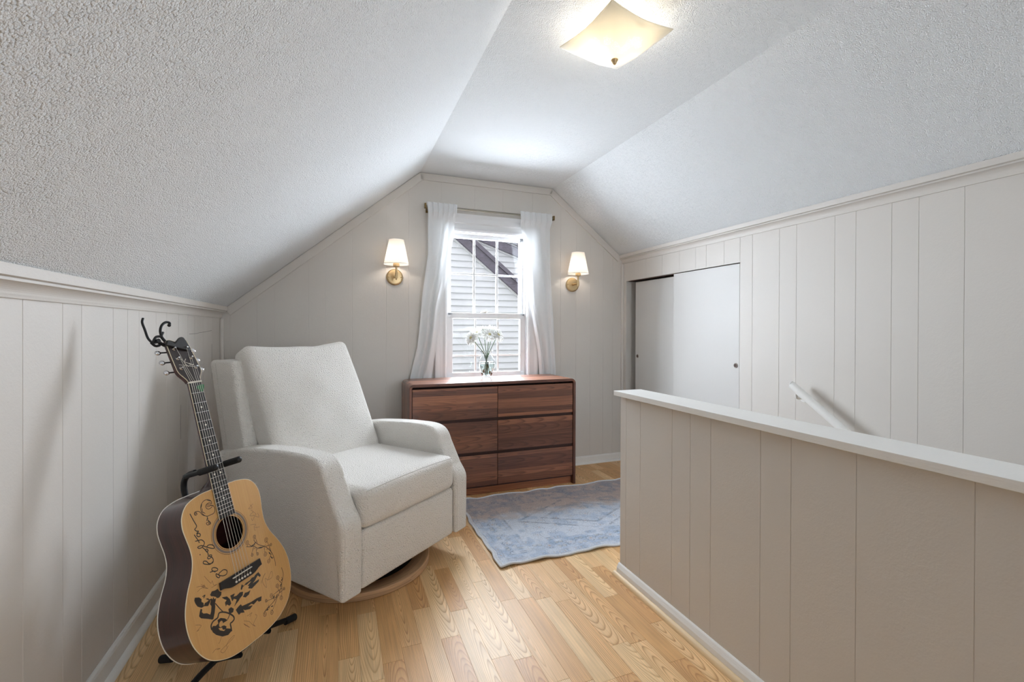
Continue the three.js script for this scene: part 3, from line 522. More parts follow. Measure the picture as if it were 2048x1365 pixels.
const ART_SPIRAL = [[84,300,6],[127,269,8],[140,246,5],[52,294,7],[79,241,5],[58,248,5],[108,226,7],[115,199,7],[-61,409,4],[134,129,7],[124,105,7],[149,81,5],[130,60,7],[93,90,7],[69,86,5],[53,49,7],[80,39,7]] ;
const ART_LEAF = [[60,277,80,275,2.8],[85,259,107,252,3.6],[130,214,124,227,3.2],[134,197,126,211,2.8],[85,280,73,278,2.4],[138,210,130,234,2.0],[-74,450,-74,465,1.6],[-63,420,-64,432,1.8],[106,82,96,79,3.6],[153,116,144,111,2.8],[70,56,59,58,3.2],[91,55,80,58,2.8],[144,104,134,97,2.4],[107,73,119,81,2.4]] ;
const ART_FILL = [[-157,226,-145,220,-140,212,-142,205,-137,199,-138,190,-144,190,-149,194,-155,200,-159,211,-160,220],[-111,209,-104,215,-94,212,-85,212,-82,203,-76,197,-79,190,-87,187,-93,189,-96,195,-104,201,-109,204],[-118,185,-113,192,-117,198,-109,196,-107,190,-104,197,-102,189,-97,190,-101,183,-104,178,-105,170,-111,155,-119,141,-122,141,-132,149,-153,164,-157,172,-152,182,-148,188,-145,184,-148,178,-144,171,-134,166,-125,156,-120,163,-115,177],[-137,190,-132,196,-125,195,-118,197,-126,205,-120,203,-116,192,-125,184],[-131,117,-125,122,-117,117,-107,119,-107,129,-97,129,-85,120,-78,111,-92,112,-100,109,-97,101,-112,108,-108,98,-96,88,-88,91,-75,82,-73,75,-86,71,-104,78,-121,94,-129,107],[-99,105,-92,103,-86,96,-89,91,-97,94],[-67,128,-66,138,-57,138,-50,129,-54,122,-62,123],[-43,122,-31,126,-23,127,-21,120,-7,117,14,113,36,112,55,108,50,97,41,99,38,106,21,102,13,109,-4,108,15,101,4,97,-14,104,-20,111,-18,99,-30,105,-37,103,-40,111],[-77,181,-62,175,-55,163,-54,149,-60,146,-68,155,-72,151,-72,162,-64,166,-72,174],[-50,171,-35,169,-42,162,-30,159,-16,162,-6,158,-10,150,-20,147,-28,142,-39,138,-45,135,-37,143,-32,149,-41,157,-48,153],[-9,144,0,151,10,148,20,148,12,140,5,139,-1,138],[-11,170,-4,181,1,173,11,177,27,177,37,181,48,179,38,173,24,174,12,172,6,175,-2,173,-8,167],[16,158,22,164,16,166,35,173,52,183,65,185,71,172,67,169,60,178,45,168,30,162,40,163,61,163,58,158,41,154,28,151]];
const ART_LINE = [[-131,117,-130,127,-122,134,-112,135,-105,136,-98,145,-86,141,-70,128,-57,111,-56,101,-63,97,-71,96,-72,85,-73,75],[-76,113,-68,120,-59,132],[-102,177,-94,159,-85,141],[-134,217,-127,217,-132,212]];
const ART_THIN = [[-145,251,-132,247,-114,230,-131,241,-146,238],[-131,251,-120,240,-130,244,-121,245,-127,240],[-116,269,-109,254,-101,239,-95,243,-94,229,-84,226,-102,226],[66,147,79,161,90,168,72,151,82,123,85,153,95,145,116,162,113,143,91,143],[-26,76,-9,63,-2,50,8,37,4,48,22,62,17,70],[-29,69,-12,46,-28,66],[-12,83,-4,82,8,82,-3,76],[-108,79,-116,69,-121,67],[-144,55,-133,58,-120,52,-129,54],[-101,44,-91,53,-69,58,-74,52,-107,47,-120,43,-111,34,-94,42,-100,39],[-173,156,-158,145,-173,138,-166,138],[96,408,102,396,87,397,108,406],[94,391,111,367,86,373,103,380],[89,362,92,353,104,363,120,354,118,369],[80,343,99,337,91,329,113,322],[91,326,92,317]];
{
  const t = leaning('acoustic_guitar', 'acoustic guitar with a blond top covered in black drawings and signatures, and dark sides', 'guitar');
  const half = [[0, 0], [0.05, 0.001], [0.105, 0.012], [0.157, 0.044], [0.188, 0.096], [0.1975, 0.15], [0.1925, 0.2], [0.173, 0.25], [0.15, 0.292], [0.1385, 0.33], [0.138, 0.362], [0.143, 0.4], [0.1455, 0.43], [0.139, 0.462], [0.118, 0.489], [0.078, 0.503], [0.03, 0.506], [0, 0.506]];
  const ring = [...half, ...half.slice(1, -1).reverse().map(([x, y]) => [-x, y])];
  const curve = new THREE.CatmullRomCurve3(ring.map(([x, y]) => V(x, y, 0)), true, 'centripetal'), outline = curve.getPoints(160).slice(0, -1).map((p) => [p.x, p.y]);
  const depth = (v) => lerp(0.117, 0.1, v / 0.506);
  // drawing on the soundboard
  const cv = document.createElement('canvas'); cv.width = 1280; cv.height = 1600; const c = cv.getContext('2d'), K = 3100, X = (u) => 640 + u / 1000 * K, Y = (v) => 1590 - v / 1000 * K;
  c.fillStyle = '#d6a564'; c.fillRect(0, 0, 1280, 1600);
  for (let i = 0; i < 520; i++) { const x = rr(0, 1280), a = rr(0.02, 0.09); c.strokeStyle = rnd() < 0.5 ? `rgba(178,120,60,${a})` : `rgba(238,200,140,${a})`; c.lineWidth = rr(1, 7); c.beginPath(); c.moveTo(x, 0); c.bezierCurveTo(x + rr(-8, 8), 500, x + rr(-8, 8), 1000, x + rr(-10, 10), 1600); c.stroke(); }
  c.strokeStyle = 'rgba(120,74,34,.5)'; c.lineWidth = 1.2; c.beginPath(); c.moveTo(640, 0); c.lineTo(640, 1600); c.stroke();
  const line = (a, w, col) => { c.strokeStyle = col; c.lineWidth = w; c.lineCap = c.lineJoin = 'round'; c.beginPath(); const n = a.length / 2, P = (i) => [X(a[2 * clamp(i, 0, n - 1)]), Y(a[2 * clamp(i, 0, n - 1) + 1])]; c.moveTo(...P(0)); for (let i = 0; i < n - 1; i++) { const p0 = P(i - 1), p1 = P(i), p2 = P(i + 1), p3 = P(i + 2); c.bezierCurveTo(p1[0] + (p2[0] - p0[0]) / 6, p1[1] + (p2[1] - p0[1]) / 6, p2[0] - (p3[0] - p1[0]) / 6, p2[1] - (p3[1] - p1[1]) / 6, p2[0], p2[1]); } c.stroke(); };
  const ink = '#26221f';
  for (const a of ART_SIGN) line(a, 8, ink);
  for (const a of ART_SCROLL) line(a, 5.5, '#261b14');
  const stems = ART_SCROLL.map((a) => new THREE.CatmullRomCurve3(Array.from({ length: a.length / 2 }, (_, i) => V(a[2 * i], a[2 * i + 1], 0))).getPoints(40)), leaf = (a, b, d, e, w) => { const L = Math.hypot(d - a, e - b) || 1, nx = -(e - b) / L * w, ny = (d - a) / L * w; c.fillStyle = ink; c.beginPath(); c.moveTo(X(a), Y(b)); c.quadraticCurveTo(X((a + d) / 2 + nx), Y((b + e) / 2 + ny), X(d), Y(e)); c.quadraticCurveTo(X((a + d) / 2 - nx * 0.4), Y((b + e) / 2 - ny * 0.4), X(a), Y(b)); c.fill(); };
  for (const [u, v, r] of ART_SPIRAL) { // each curl grows out of the nearest stem, with a leaf where it leaves
    let best = null, bd = 1e9, bs = null, bi = 0; for (const s of stems.slice(3)) s.forEach((q, i) => { const d = Math.hypot(q.x - u, q.y - v); if (d < bd) { bd = d; best = q; bs = s; bi = i; } });
    const k = Math.max(0, bi - 9), from = bs[bi > 20 ? k : Math.min(40, bi + 4)], side = Math.sign((best.x - from.x) * (v - from.y) - (best.y - from.y) * (u - from.x)) || 1, a0 = Math.atan2(best.y - v, best.x - u) - side * 0.9, a = [from.x, from.y], n = 30, R = r * 1.15;
    for (let i = 0; i < n; i++) { const an = a0 + side * i * 0.42, q = R * (1 - i / 33); a.push(u + q * Math.cos(an), v + q * Math.sin(an)); }
    line(a, 3.6, '#2d2018');
    const m = V(a[2], a[3], 0); leaf(from.x, from.y, lerp(from.x, m.x, 0.85), lerp(from.y, m.y, 0.85), 2.6 * side); leaf(best.x, best.y, best.x + (u - best.x) * 0.32 + (v - best.y) * 0.18, best.y + (v - best.y) * 0.32 - (u - best.x) * 0.18, 2.2);
  }
  for (const [u, v, r] of [[-97, 455, 4], [-52, 462, 6]]) { const a = []; for (let i = 0; i < 24; i++) { const q = r * (1 - i / 26); a.push(u + q * Math.cos(i * 0.5), v + q * Math.sin(i * 0.5)); } line(a, 3.2, '#2d2018'); }
  for (const [a, b, d, e] of [[-78, 454, -66, 441], [-70, 477, -77, 463], [-39, 472, -52, 481], [-64, 420, -58, 411], [-64, 428, -70, 418]]) leaf(a, b, d, e, 3);
  for (const [a, b, d, e, w] of ART_LEAF) { const L = Math.hypot(d - a, e - b), nx = -(e - b) / L * w * 1.3, ny = (d - a) / L * w * 1.3; c.fillStyle = ink; c.beginPath(); c.moveTo(X(a), Y(b)); c.quadraticCurveTo(X((a + d) / 2 + nx), Y((b + e) / 2 + ny), X(d), Y(e)); c.quadraticCurveTo(X((a + d) / 2 - nx), Y((b + e) / 2 - ny), X(a), Y(b)); c.fill(); }
  for (const a of ART_FILL) { c.fillStyle = ink; c.beginPath(); for (let i = 0; i < a.length; i += 2) c.lineTo(X(a[i]), Y(a[i + 1])); c.closePath(); c.fill(); c.strokeStyle = ink; c.lineWidth = 4; c.lineJoin = 'round'; c.stroke(); }
  c.fillStyle = '#d2a263'; c.beginPath(); c.ellipse(X(-100), Y(113), 20, 26, 0.4, 0, 7); c.fill();
  c.fillStyle = ink; c.beginPath(); c.arc(X(-95), Y(98), 13, 0, 7); c.fill();
  ART_LINE.forEach((a, i) => line(a, i === 0 ? 13 : 8, ink));
  for (const a of ART_THIN) line(a, 2.4, 'rgba(60,38,20,.8)');
  const topMap = new THREE.CanvasTexture(cv); topMap.colorSpace = THREE.SRGBColorSpace; topMap.anisotropy = 8;
  const topMat = phys({ map: topMap, roughness: 0.32, clearcoat: 0.6, clearcoatRoughness: 0.1 }), rimMat = std({ color: C(206, 160, 98), roughness: 0.4 });
  // soundboard with its round hole
  const s = shapeOf(outline); const hole = new THREE.Path(); hole.absarc(0, 0.354, 0.0505, 0, Math.PI * 2, true); s.holes.push(hole);
  const top = new THREE.ExtrudeGeometry(s, { depth: 0.003, bevelEnabled: false, curveSegments: 40 }).translate(0, 0, -0.003), tp = top.attributes.position, tu = top.attributes.uv;
  for (let i = 0; i < tp.count; i++) tu.setXY(i, 0.5 + tp.getX(i) * K / 1280, 1 - (1590 - tp.getY(i) * K) / 1600);
  obj('soundboard', top, topMat, t);
  const strip = (f0, f1, flip) => { const pos = [], n = outline.length; for (let i = 0; i < n; i++) { const a = outline[i], b = outline[(i + 1) % n], A = [a[0], a[1], f0(a[1])], B = [b[0], b[1], f0(b[1])], Cc = [b[0], b[1], f1(b[1])], D = [a[0], a[1], f1(a[1])]; pos.push(...A, ...D, ...Cc, ...A, ...Cc, ...B); } const g = new THREE.BufferGeometry(); g.setAttribute('position', new THREE.Float32BufferAttribute(pos, 3)); g.computeVertexNormals(); return g; };
  const sideGeo = (k) => { // wall of the body with smooth shading
    const n = outline.length, pos = [], uv = [], idx = []; let len = 0;
    for (let i = 0; i <= n; i++) { const a = outline[i % n], b = outline[(i + n - 1) % n]; if (i) len += Math.hypot(a[0] - b[0], a[1] - b[1]); pos.push(a[0] * k, a[1], -0.001, a[0] * k, a[1], -depth(a[1]) + 0.001); uv.push(len, 0, len, 0.11); }
    for (let i = 0; i < n; i++) { const a = 2 * i; idx.push(a, a + 1, a + 3, a, a + 3, a + 2); }
    const g = new THREE.BufferGeometry(); g.setAttribute('position', new THREE.Float32BufferAttribute(pos, 3)); g.setAttribute('uv', new THREE.Float32BufferAttribute(uv, 2)); g.setIndex(idx); g.computeVertexNormals(); return g;
  };
  const sides = M.mahogany.clone(); sides.side = THREE.DoubleSide;
  obj('body_side', sideGeo(1), sides, t);
  const back = new THREE.ShapeGeometry(shapeOf(outline), 8), bp = back.attributes.position; for (let i = 0; i < bp.count; i++) bp.setZ(i, -depth(bp.getY(i))); back.computeVertexNormals();
  obj('body_back', boxUV(back), sides, t);
  const edge3 = (f) => outline.filter((_, i) => i % 2 === 0).map(([x, y]) => [x, y, f(y)]);
  obj('binding', tube(edge3(() => -0.0012), 0.0015, 200, 6, true), M.cream, t);
  obj('binding', tube(edge3((y) => -depth(y)), 0.0018, 200, 6, true), M.ivory, t);
  for (const [a, b, col] of [[0.0535, 0.0548, ink], [0.0575, 0.0645, '#85786c'], [0.0672, 0.0682, ink]]) obj('rosette_ring', new THREE.RingGeometry(a, b, 72).translate(0, 0.354, 0.0004), std({ color: col, roughness: 0.4 }), t);
  // neck, heel, fingerboard
  const nut = 0.863, fe = 0.405, hw = (v) => lerp(0.0285, 0.0218, clamp((v - fe) / (nut - fe), 0, 1));
  const neckSec = (w, d) => arc(0, 0, 1, Math.PI, Math.PI * 2, 12).map(([a, b]) => [a * w, b * d + 0.0]);
  const loft = (secs) => { const pos = [], n = secs[0].length; for (let k = 0; k + 1 < secs.length; k++) for (let i = 0; i < n; i++) { const A = secs[k][i], B = secs[k][(i + 1) % n], Cc = secs[k + 1][(i + 1) % n], D = secs[k + 1][i]; pos.push(...A, ...B, ...Cc, ...A, ...Cc, ...D); } const g = new THREE.BufferGeometry(); g.setAttribute('position', new THREE.Float32BufferAttribute(pos, 3)); g.computeVertexNormals(); return boxUV(g); };
  const at = (v, w, d, dz = 0.001) => neckSec(w, d).map(([a, b]) => [a, v, b + dz]);
  const neckMat = phys({ map: mahoganyMap, color: C(255, 214, 196), roughness: 0.35, clearcoat: 0.4 });
  obj('neck', loft([at(0.495, 0.027, 0.026), at(0.53, 0.0265, 0.023), at(0.7, 0.0245, 0.021), at(0.845, 0.022, 0.019), at(0.868, 0.022, 0.022)].map((s2) => s2.reverse())), neckMat, t);
  obj('heel', loft([at(0.5, 0.028, 0.092), at(0.516, 0.022, 0.07), at(0.535, 0.025, 0.03), at(0.56, 0.026, 0.02)].map((s2) => s2.reverse())), neckMat, t);
  const fb = shapeOf([[-hw(fe), fe], [hw(fe), fe], [hw(nut), nut - 0.002], [-hw(nut), nut - 0.002]]);
  obj('fingerboard', boxUV(extrude(fb, 0.006, 0.0008, 1).translate(0, 0, 0.0008)), M.ebony, t);
  for (const s2 of [-1, 1]) obj('fingerboard_binding', rod([s2 * hw(fe), fe, 0.004], [s2 * hw(nut), nut - 0.003, 0.004], 0.0012, 6), M.cream, t);
  const fretV = (n) => nut - 0.645 * (1 - Math.pow(2, -n / 12));
  for (let n = 1; n <= 20; n++) { const v = fretV(n); if (v < fe + 0.003) break; obj('fret', rod([-hw(v), v, 0.0068], [hw(v), v, 0.0068], 0.0011, 6), M.chrome, t); }
  for (const n of [3, 5, 7, 9, 12, 15, 17]) for (const u of n === 12 ? [-0.011, 0.011] : [0]) obj('inlay_dot', new THREE.CylinderGeometry(0.0033, 0.0033, 0.0006, 16).rotateX(Math.PI / 2).translate(u, (fretV(n) + fretV(n - 1)) / 2, 0.0069), M.ivory, t);
  obj('nut', rbox(0.044, 0.0052, 0.0105, 0, nut + 0.001, 0.0045, 0.001), M.ivory, t);
  // headstock, tilted back
  const tilt = 0.23, hd = new THREE.Group(); hd.name = 'headstock'; hd.position.set(0, nut + 0.003, 0.004); hd.rotation.x = -tilt; t.add(hd);
  const hs = new THREE.Shape(); hs.moveTo(-0.022, 0); hs.bezierCurveTo(-0.024, 0.018, -0.04, 0.026, -0.0415, 0.045); hs.lineTo(-0.035, 0.158); hs.bezierCurveTo(-0.02, 0.165, -0.012, 0.152, 0, 0.152); hs.bezierCurveTo(0.012, 0.152, 0.02, 0.165, 0.035, 0.158); hs.lineTo(0.0415, 0.045); hs.bezierCurveTo(0.04, 0.026, 0.024, 0.018, 0.022, 0); hs.lineTo(-0.022, 0);
  obj('head_blank', boxUV(extrude(hs, 0.014, 0.0006, 1, 12).translate(0, 0, -0.0148)), neckMat, hd);
  obj('head_veneer', boxUV(extrude(hs, 0.0016, 0.0004, 1, 12).translate(0, 0, -0.001)), std({ color: C(52, 42, 40), roughness: 0.3 }), hd);
  obj('head_binding', tube(hs.getPoints(14).slice(0, -1).map((q) => [q.x, q.y, 0]), 0.0011, 120, 5, true), M.cream, hd);
  const script = [[[-0.028, 0.066], [-0.01, 0.062], [0.008, 0.057], [0.027, 0.054]], [[-0.012, 0.088], [-0.008, 0.078], [-0.004, 0.066], [0.002, 0.056]], [[0.004, 0.086], [-0.004, 0.075], [0.004, 0.07], [0.014, 0.063]], [[0.006, 0.066], [0.012, 0.068], [0.012, 0.061], [0.007, 0.062]], [[0.016, 0.066], [0.018, 0.06], [0.021, 0.064], [0.023, 0.058]]];
  script.forEach((a) => obj('head_script', tube(a.map(([x, y]) => [x, y, 0.0011]), 0.0008, 20, 5), M.ivory, hd));
  const posts = [], Hm = new THREE.Matrix4().compose(hd.position, new THREE.Quaternion().setFromEuler(hd.rotation), V(1, 1, 1));
  for (const s2 of [-1, 1]) for (let k = 0; k < 3; k++) {
    const u = s2 * lerp(0.026, 0.0215, k / 2), v = 0.052 + 0.037 * k;
    const m = obj('tuner_post', [lathe([[0, -0.001], [0.0062, -0.001], [0.0062, 0.0015], [0.0034, 0.002], [0.0034, 0.0095], [0.0026, 0.0105], [0, 0.0105]], 18).rotateX(Math.PI / 2).translate(u, v, 0.001)], M.chrome, hd);
    obj('tuner_housing', [lathe([[0, 0], [0.0085, 0], [0.0085, 0.008], [0.006, 0.011], [0, 0.011]], 18).rotateX(-Math.PI / 2).translate(u, v, -0.0145), rod([u, v - 0.002, -0.02], [s2 * 0.055, v - 0.002, -0.02], 0.0024, 10)], M.blackMetal, hd);
    obj('tuner_button', new THREE.SphereGeometry(0.0098, 18, 12).scale(1.05, 0.85, 0.55).translate(s2 * 0.0615, v - 0.002, -0.02), M.chrome, hd);
    posts.push([V(u, v, 0.008).applyMatrix4(Hm), s2, k]);
  }
  // bridge, saddle, pins, strings
  const bs = new THREE.Shape(); bs.moveTo(-0.078, 0.226); bs.lineTo(0.078, 0.226); bs.lineTo(0.08, 0.204); bs.bezierCurveTo(0.06, 0.203, 0.055, 0.193, 0.036, 0.192); bs.lineTo(-0.036, 0.192); bs.bezierCurveTo(-0.055, 0.193, -0.06, 0.203, -0.08, 0.204); bs.lineTo(-0.078, 0.226);
  obj('bridge', boxUV(extrude(bs, 0.0085, 0.002, 2, 10)), M.ebony, t);
  obj('saddle', rbox(0.074, 0.003, 0.006, 0, 0.2175, 0.0105, 0.001).rotateZ(0.0), M.ivory, t);
  const strU = (k, w) => lerp(-w, w, k / 5);
  for (let k = 0; k < 6; k++) obj('bridge_pin', lathe([[0, -0.004], [0.0025, -0.004], [0.0034, 0.001], [0.003, 0.0028], [0, 0.0036]], 14).rotateX(Math.PI / 2).translate(strU(k, 0.0275), 0.2015, 0.0085), M.ivory, t);
  for (let k = 0; k < 6; k++) {
    const post = k < 3 ? posts[k] : posts[3 + (5 - k)], r = lerp(0.0007, 0.0004, k / 5), ns = V(strU(k, 0.0178), nut + 0.001, 0.0102), bs2 = V(strU(k, 0.0275), 0.2175, 0.0137);
    const A = [strU(k, 0.0275), 0.2025, 0.0095], end = post[0];
    obj('guitar_string', [rod(A, bs2.toArray(), r, 6), rod(bs2.toArray(), ns.toArray(), r, 6), rod(ns.toArray(), [end.x - post[1] * 0.003, end.y, end.z], r, 6)], M.string, t);
  }
}
{
  const t = leaning('guitar_pick', 'green plastic pick tucked under the strings by the nut of the guitar', 'guitar pick');
  const s = new THREE.Shape(); s.moveTo(0, -0.016); s.bezierCurveTo(0.008, -0.01, 0.0135, 0.002, 0.0125, 0.008); s.bezierCurveTo(0.011, 0.0135, -0.011, 0.0135, -0.0125, 0.008); s.bezierCurveTo(-0.0135, 0.002, -0.008, -0.01, 0, -0.016);
  obj('pick_body', extrude(s, 0.0008, 0.0002, 1, 10).rotateZ(2.2).translate(0.0145, 0.842, 0.0078), std({ color: C(46, 112, 66), roughness: 0.4 }), t);
}
{ // spring capo clamped to the top of the head
  const t = leaning('guitar_capo', 'black spring capo clamped on the top of the guitar headstock', 'capo'), k = M.blackMetal;
  const bar = new THREE.Shape(); bar.moveTo(-0.048, 1.002); bar.lineTo(-0.04, 1.016); bar.lineTo(-0.018, 1.006); bar.lineTo(0.004, 1.026); bar.bezierCurveTo(0.012, 1.03, 0.018, 1.026, 0.02, 1.02); bar.lineTo(0.034, 0.984); bar.lineTo(0.024, 0.978); bar.lineTo(-0.048, 1.002);
  obj('pad_bar', boxUV(extrude(bar, 0.011, 0.002, 2).translate(0, 0, -0.027)), std({ color: C(44, 43, 43), roughness: 0.55 }), t);
  const z = -0.034, f = (pts, r, n = 24) => tube(pts.map(([a, b, c = z]) => [a, b, c]), r, n, 8);
  obj('frame', [f([[-0.04, 1.004], [-0.052, 1.012], [-0.062, 1.02]], 0.0055, 10), f([[-0.036, 1.018], [-0.044, 1.036], [-0.036, 1.05]], 0.0045, 10), f([[-0.078, 1.014], [-0.062, 1.034], [-0.044, 1.036]], 0.0042, 10), f([[-0.056, 1.006], [-0.07, 1.004], [-0.082, 1.016]], 0.0042, 10), rod([-0.062, 1.02, z - 0.008], [-0.062, 1.02, z + 0.008], 0.0068, 16)], k, t);
  obj('handle', f([[-0.078, 1.014], [-0.088, 1.03], [-0.092, 1.06], [-0.0945, 1.085], [-0.089, 1.098]], 0.0036, 26), k, t);
  obj('lever', [f([[-0.044, 1.036], [-0.043, 1.056], [-0.032, 1.076], [-0.016, 1.085], [-0.006, 1.082], [-0.008, 1.074]], 0.0042, 30), new THREE.SphereGeometry(0.0055, 14, 10).translate(-0.009, 1.074, z)], k, t);
}
{ // stand: post, padded yoke round the neck, cradle under the body, three legs
  const t = leaning('guitar_stand', 'black tubular guitar stand with padded neck yoke and splayed legs', 'guitar stand');
  const L = (p) => V(...p).sub(GO).applyMatrix4(new THREE.Matrix4().makeBasis(GU, GV, GW).transpose()).divideScalar(GS), hub = V(0, -0.03, -0.15);
  obj('post', tube([hub, [0, 0.02, -0.152], [0, 0.3, -0.15], [0, 0.48, -0.15], [0, 0.53, -0.149], [0, 0.556, -0.138], [0, 0.57, -0.115], [0, 0.572, -0.085]], 0.0095, 80, 12), M.blackMetal, t);
  obj('hub', new THREE.SphereGeometry(0.022, 20, 14).scale(1, 0.9, 1).translate(...hub.toArray()), M.rubber, t);
  const yoke = obj('neck_yoke', [tube([[-0.046, 0.571, 0.0], [-0.046, 0.57, -0.062], [-0.036, 0.57, -0.084], [0, 0.57, -0.087], [0.036, 0.57, -0.084], [0.046, 0.57, -0.062], [0.046, 0.571, 0.0]], 0.0075, 40, 10)], M.blackMetal, t);
  for (const s of [-1, 1]) { obj('foam_sleeve', tube([[s * 0.046, 0.571, -0.008], [s * 0.046, 0.572, 0.02], [s * 0.045, 0.573, 0.056]], 0.0108, 20, 14), M.rubber, yoke); obj('end_cap', new THREE.SphereGeometry(0.0106, 16, 10).scale(1, 1, 0.7).translate(s * 0.045, 0.573, 0.057), M.blackMetal, yoke); }
  obj('cradle', [tube([hub, [-0.045, -0.022, -0.125], [-0.06, -0.0105, -0.06], [-0.058, -0.0105, -0.006]], 0.008, 40, 10), tube([hub, [0.045, -0.022, -0.125], [0.06, -0.0105, -0.06], [0.058, -0.0105, -0.006]], 0.008, 40, 10), tube([[-0.06, -0.0115, -0.045], [0, -0.012, -0.04], [0.06, -0.0115, -0.045]], 0.008, 20, 10)], M.rubber, t);
  for (const foot of [[0.52, 0.014, 1.392], [0.142, 0.014, 1.48], [0.235, 0.014, 1.76]]) {
    const F = L(foot), m = obj('leg', tube([hub, hub.clone().lerp(F, 0.5).add(V(0, 0.012, 0)), F], 0.0095, 30, 12), M.blackMetal, t);
    const D = hub.clone().sub(F).normalize(); obj('rubber_foot', rod(F.clone().addScaledVector(D, -0.006).toArray(), F.clone().addScaledVector(D, 0.04).toArray(), 0.0128, 16), M.rubber, m);
  }
}

// ------------------------------------------------------------------ curtains
{
  const t = thing('curtain_rod', 'slim bronze curtain rod with square ends above the window', 'curtain rod', [1.737, 1.95, 0.07]);
  obj('rod', [rod([-0.492, 0, 0], [0.492, 0, 0], 0.0085, 16)], M.nickel, t);
  for (const s of [-1, 1]) { obj('finial', rbox(0.011, 0.034, 0.026, s * 0.495, 0, 0, 0.002), M.bronze, t); obj('bracket', [rbox(0.012, 0.012, 0.066, s * 0.47, -0.012, -0.036, 0.002), rbox(0.02, 0.04, 0.004, s * 0.47, -0.012, -0.0675, 0.001)], M.bronze, t); }
}
const track = (tab) => (y) => { for (let i = 0; i + 1 < tab.length; i++) if (y >= tab[i + 1][1]) return lerp(tab[i][0], tab[i + 1][0], clamp((y - tab[i][1]) / (tab[i + 1][1] - tab[i][1]), 0, 1)); return tab[tab.length - 1][0]; };
function curtain(label, left, right, folds, ph, twist) {
  const t = thing('curtain', label, 'curtain', [0, 0, 0], 0), LX = track(left), RX = track(right), y1 = 1.978, y0 = 0.70, nu = 90, nv = 110, pos = [], uv = [], idx = [];
  for (let j = 0; j <= nv; j++) {
    const y = lerp(y1, y0, j / nv), v = j / nv, a = LX(Math.max(y, 0.75)), b = RX(Math.max(y, 0.75)), head = clamp((y - 1.9) / 0.02, 0, 1), base = lerp(0.050, 0.028, smooth(clamp((1.93 - y) / 1.15, 0, 1)));
    for (let i = 0; i <= nu; i++) {
      const u = i / nu, w = u + 0.05 * Math.sin(u * 9 + v * twist), amp = lerp(0.012, 0.0165, v) * (1 - 0.55 * head);
      let z = base + 0.004 + amp * (0.62 * Math.sin(w * folds * 2 * Math.PI + ph + v * twist) + 0.3 * Math.sin(w * folds * 4.6 + ph * 2 - v * twist * 1.4));
      z = lerp(z, 0.081 + 0.004 * Math.sin(u * folds * 14) + 0.002 * Math.sin(u * 71), smooth(clamp((y - 1.86) / 0.06, 0, 1)));
      if (y < 0.80) z = Math.min(z, lerp(0.036, z, clamp((y - 0.745) / 0.055, 0, 1)));
      pos.push(lerp(a, b, u), y, Math.max(z, 0.02)); uv.push(u * 0.6, y);
    }
  }
  for (let j = 0; j < nv; j++) for (let i = 0; i < nu; i++) { const a = j * (nu + 1) + i, b = a + 1, c = a + nu + 1, d = c + 1; idx.push(a, c, b, b, c, d); }
  const g = new THREE.BufferGeometry(); g.setAttribute('position', new THREE.Float32BufferAttribute(pos, 3)); g.setAttribute('uv', new THREE.Float32BufferAttribute(uv, 2)); g.setIndex(idx); g.computeVertexNormals();
  obj('curtain_panel', g, M.linen, t);
  const hp = [], hi = [], hu = []; for (let j = 0; j <= 6; j++) for (let i = 0; i <= 60; i++) { const u = i / 60, y = lerp(1.976, 1.912, j / 6), q = Math.sin(j / 6 * Math.PI); hp.push(lerp(LX(y), RX(y), u), y, 0.0815 + 0.003 * q + 0.004 * Math.sin(u * folds * 14) + 0.002 * Math.sin(u * 71) + 0.0016); hu.push(u * 0.3, y); }
  for (let j = 0; j < 6; j++) for (let i = 0; i < 60; i++) { const a = j * 61 + i, b = a + 1, c = a + 61, d = c + 1; hi.push(a, c, b, b, c, d); }
  const h = new THREE.BufferGeometry(); h.setAttribute('position', new THREE.Float32BufferAttribute(hp, 3)); h.setAttribute('uv', new THREE.Float32BufferAttribute(hu, 2)); h.setIndex(hi); h.computeVertexNormals();
  obj('rod_pocket', h, M.linen, t);
}
curtain('sheer white linen curtain hanging left of the window and drifting left to the dresser', [[1.252, 1.98], [1.262, 1.882], [1.264, 1.618], [1.244, 1.463], [1.227, 1.33], [1.21, 1.096], [1.196, 0.964], [1.146, 0.75]], [[1.468, 1.98], [1.464, 1.902], [1.448, 1.743], [1.418, 1.577], [1.4, 1.431], [1.357, 1.238], [1.344, 1.058], [1.33, 0.952], [1.3, 0.75]], 2.6, 0.4, 2.2);
curtain('sheer white linen curtain hanging right of the window beside the brass sconce', [[1.952, 1.98], [1.959, 1.884], [1.983, 1.784], [2.012, 1.611], [2.029, 1.458], [2.052, 1.294], [2.087, 1.098], [2.122, 0.911], [2.134, 0.75]], [[2.208, 1.98], [2.212, 1.905], [2.22, 1.571], [2.238, 1.361], [2.255, 1.151], [2.272, 0.75]], 2.4, 2.1, -2.6);

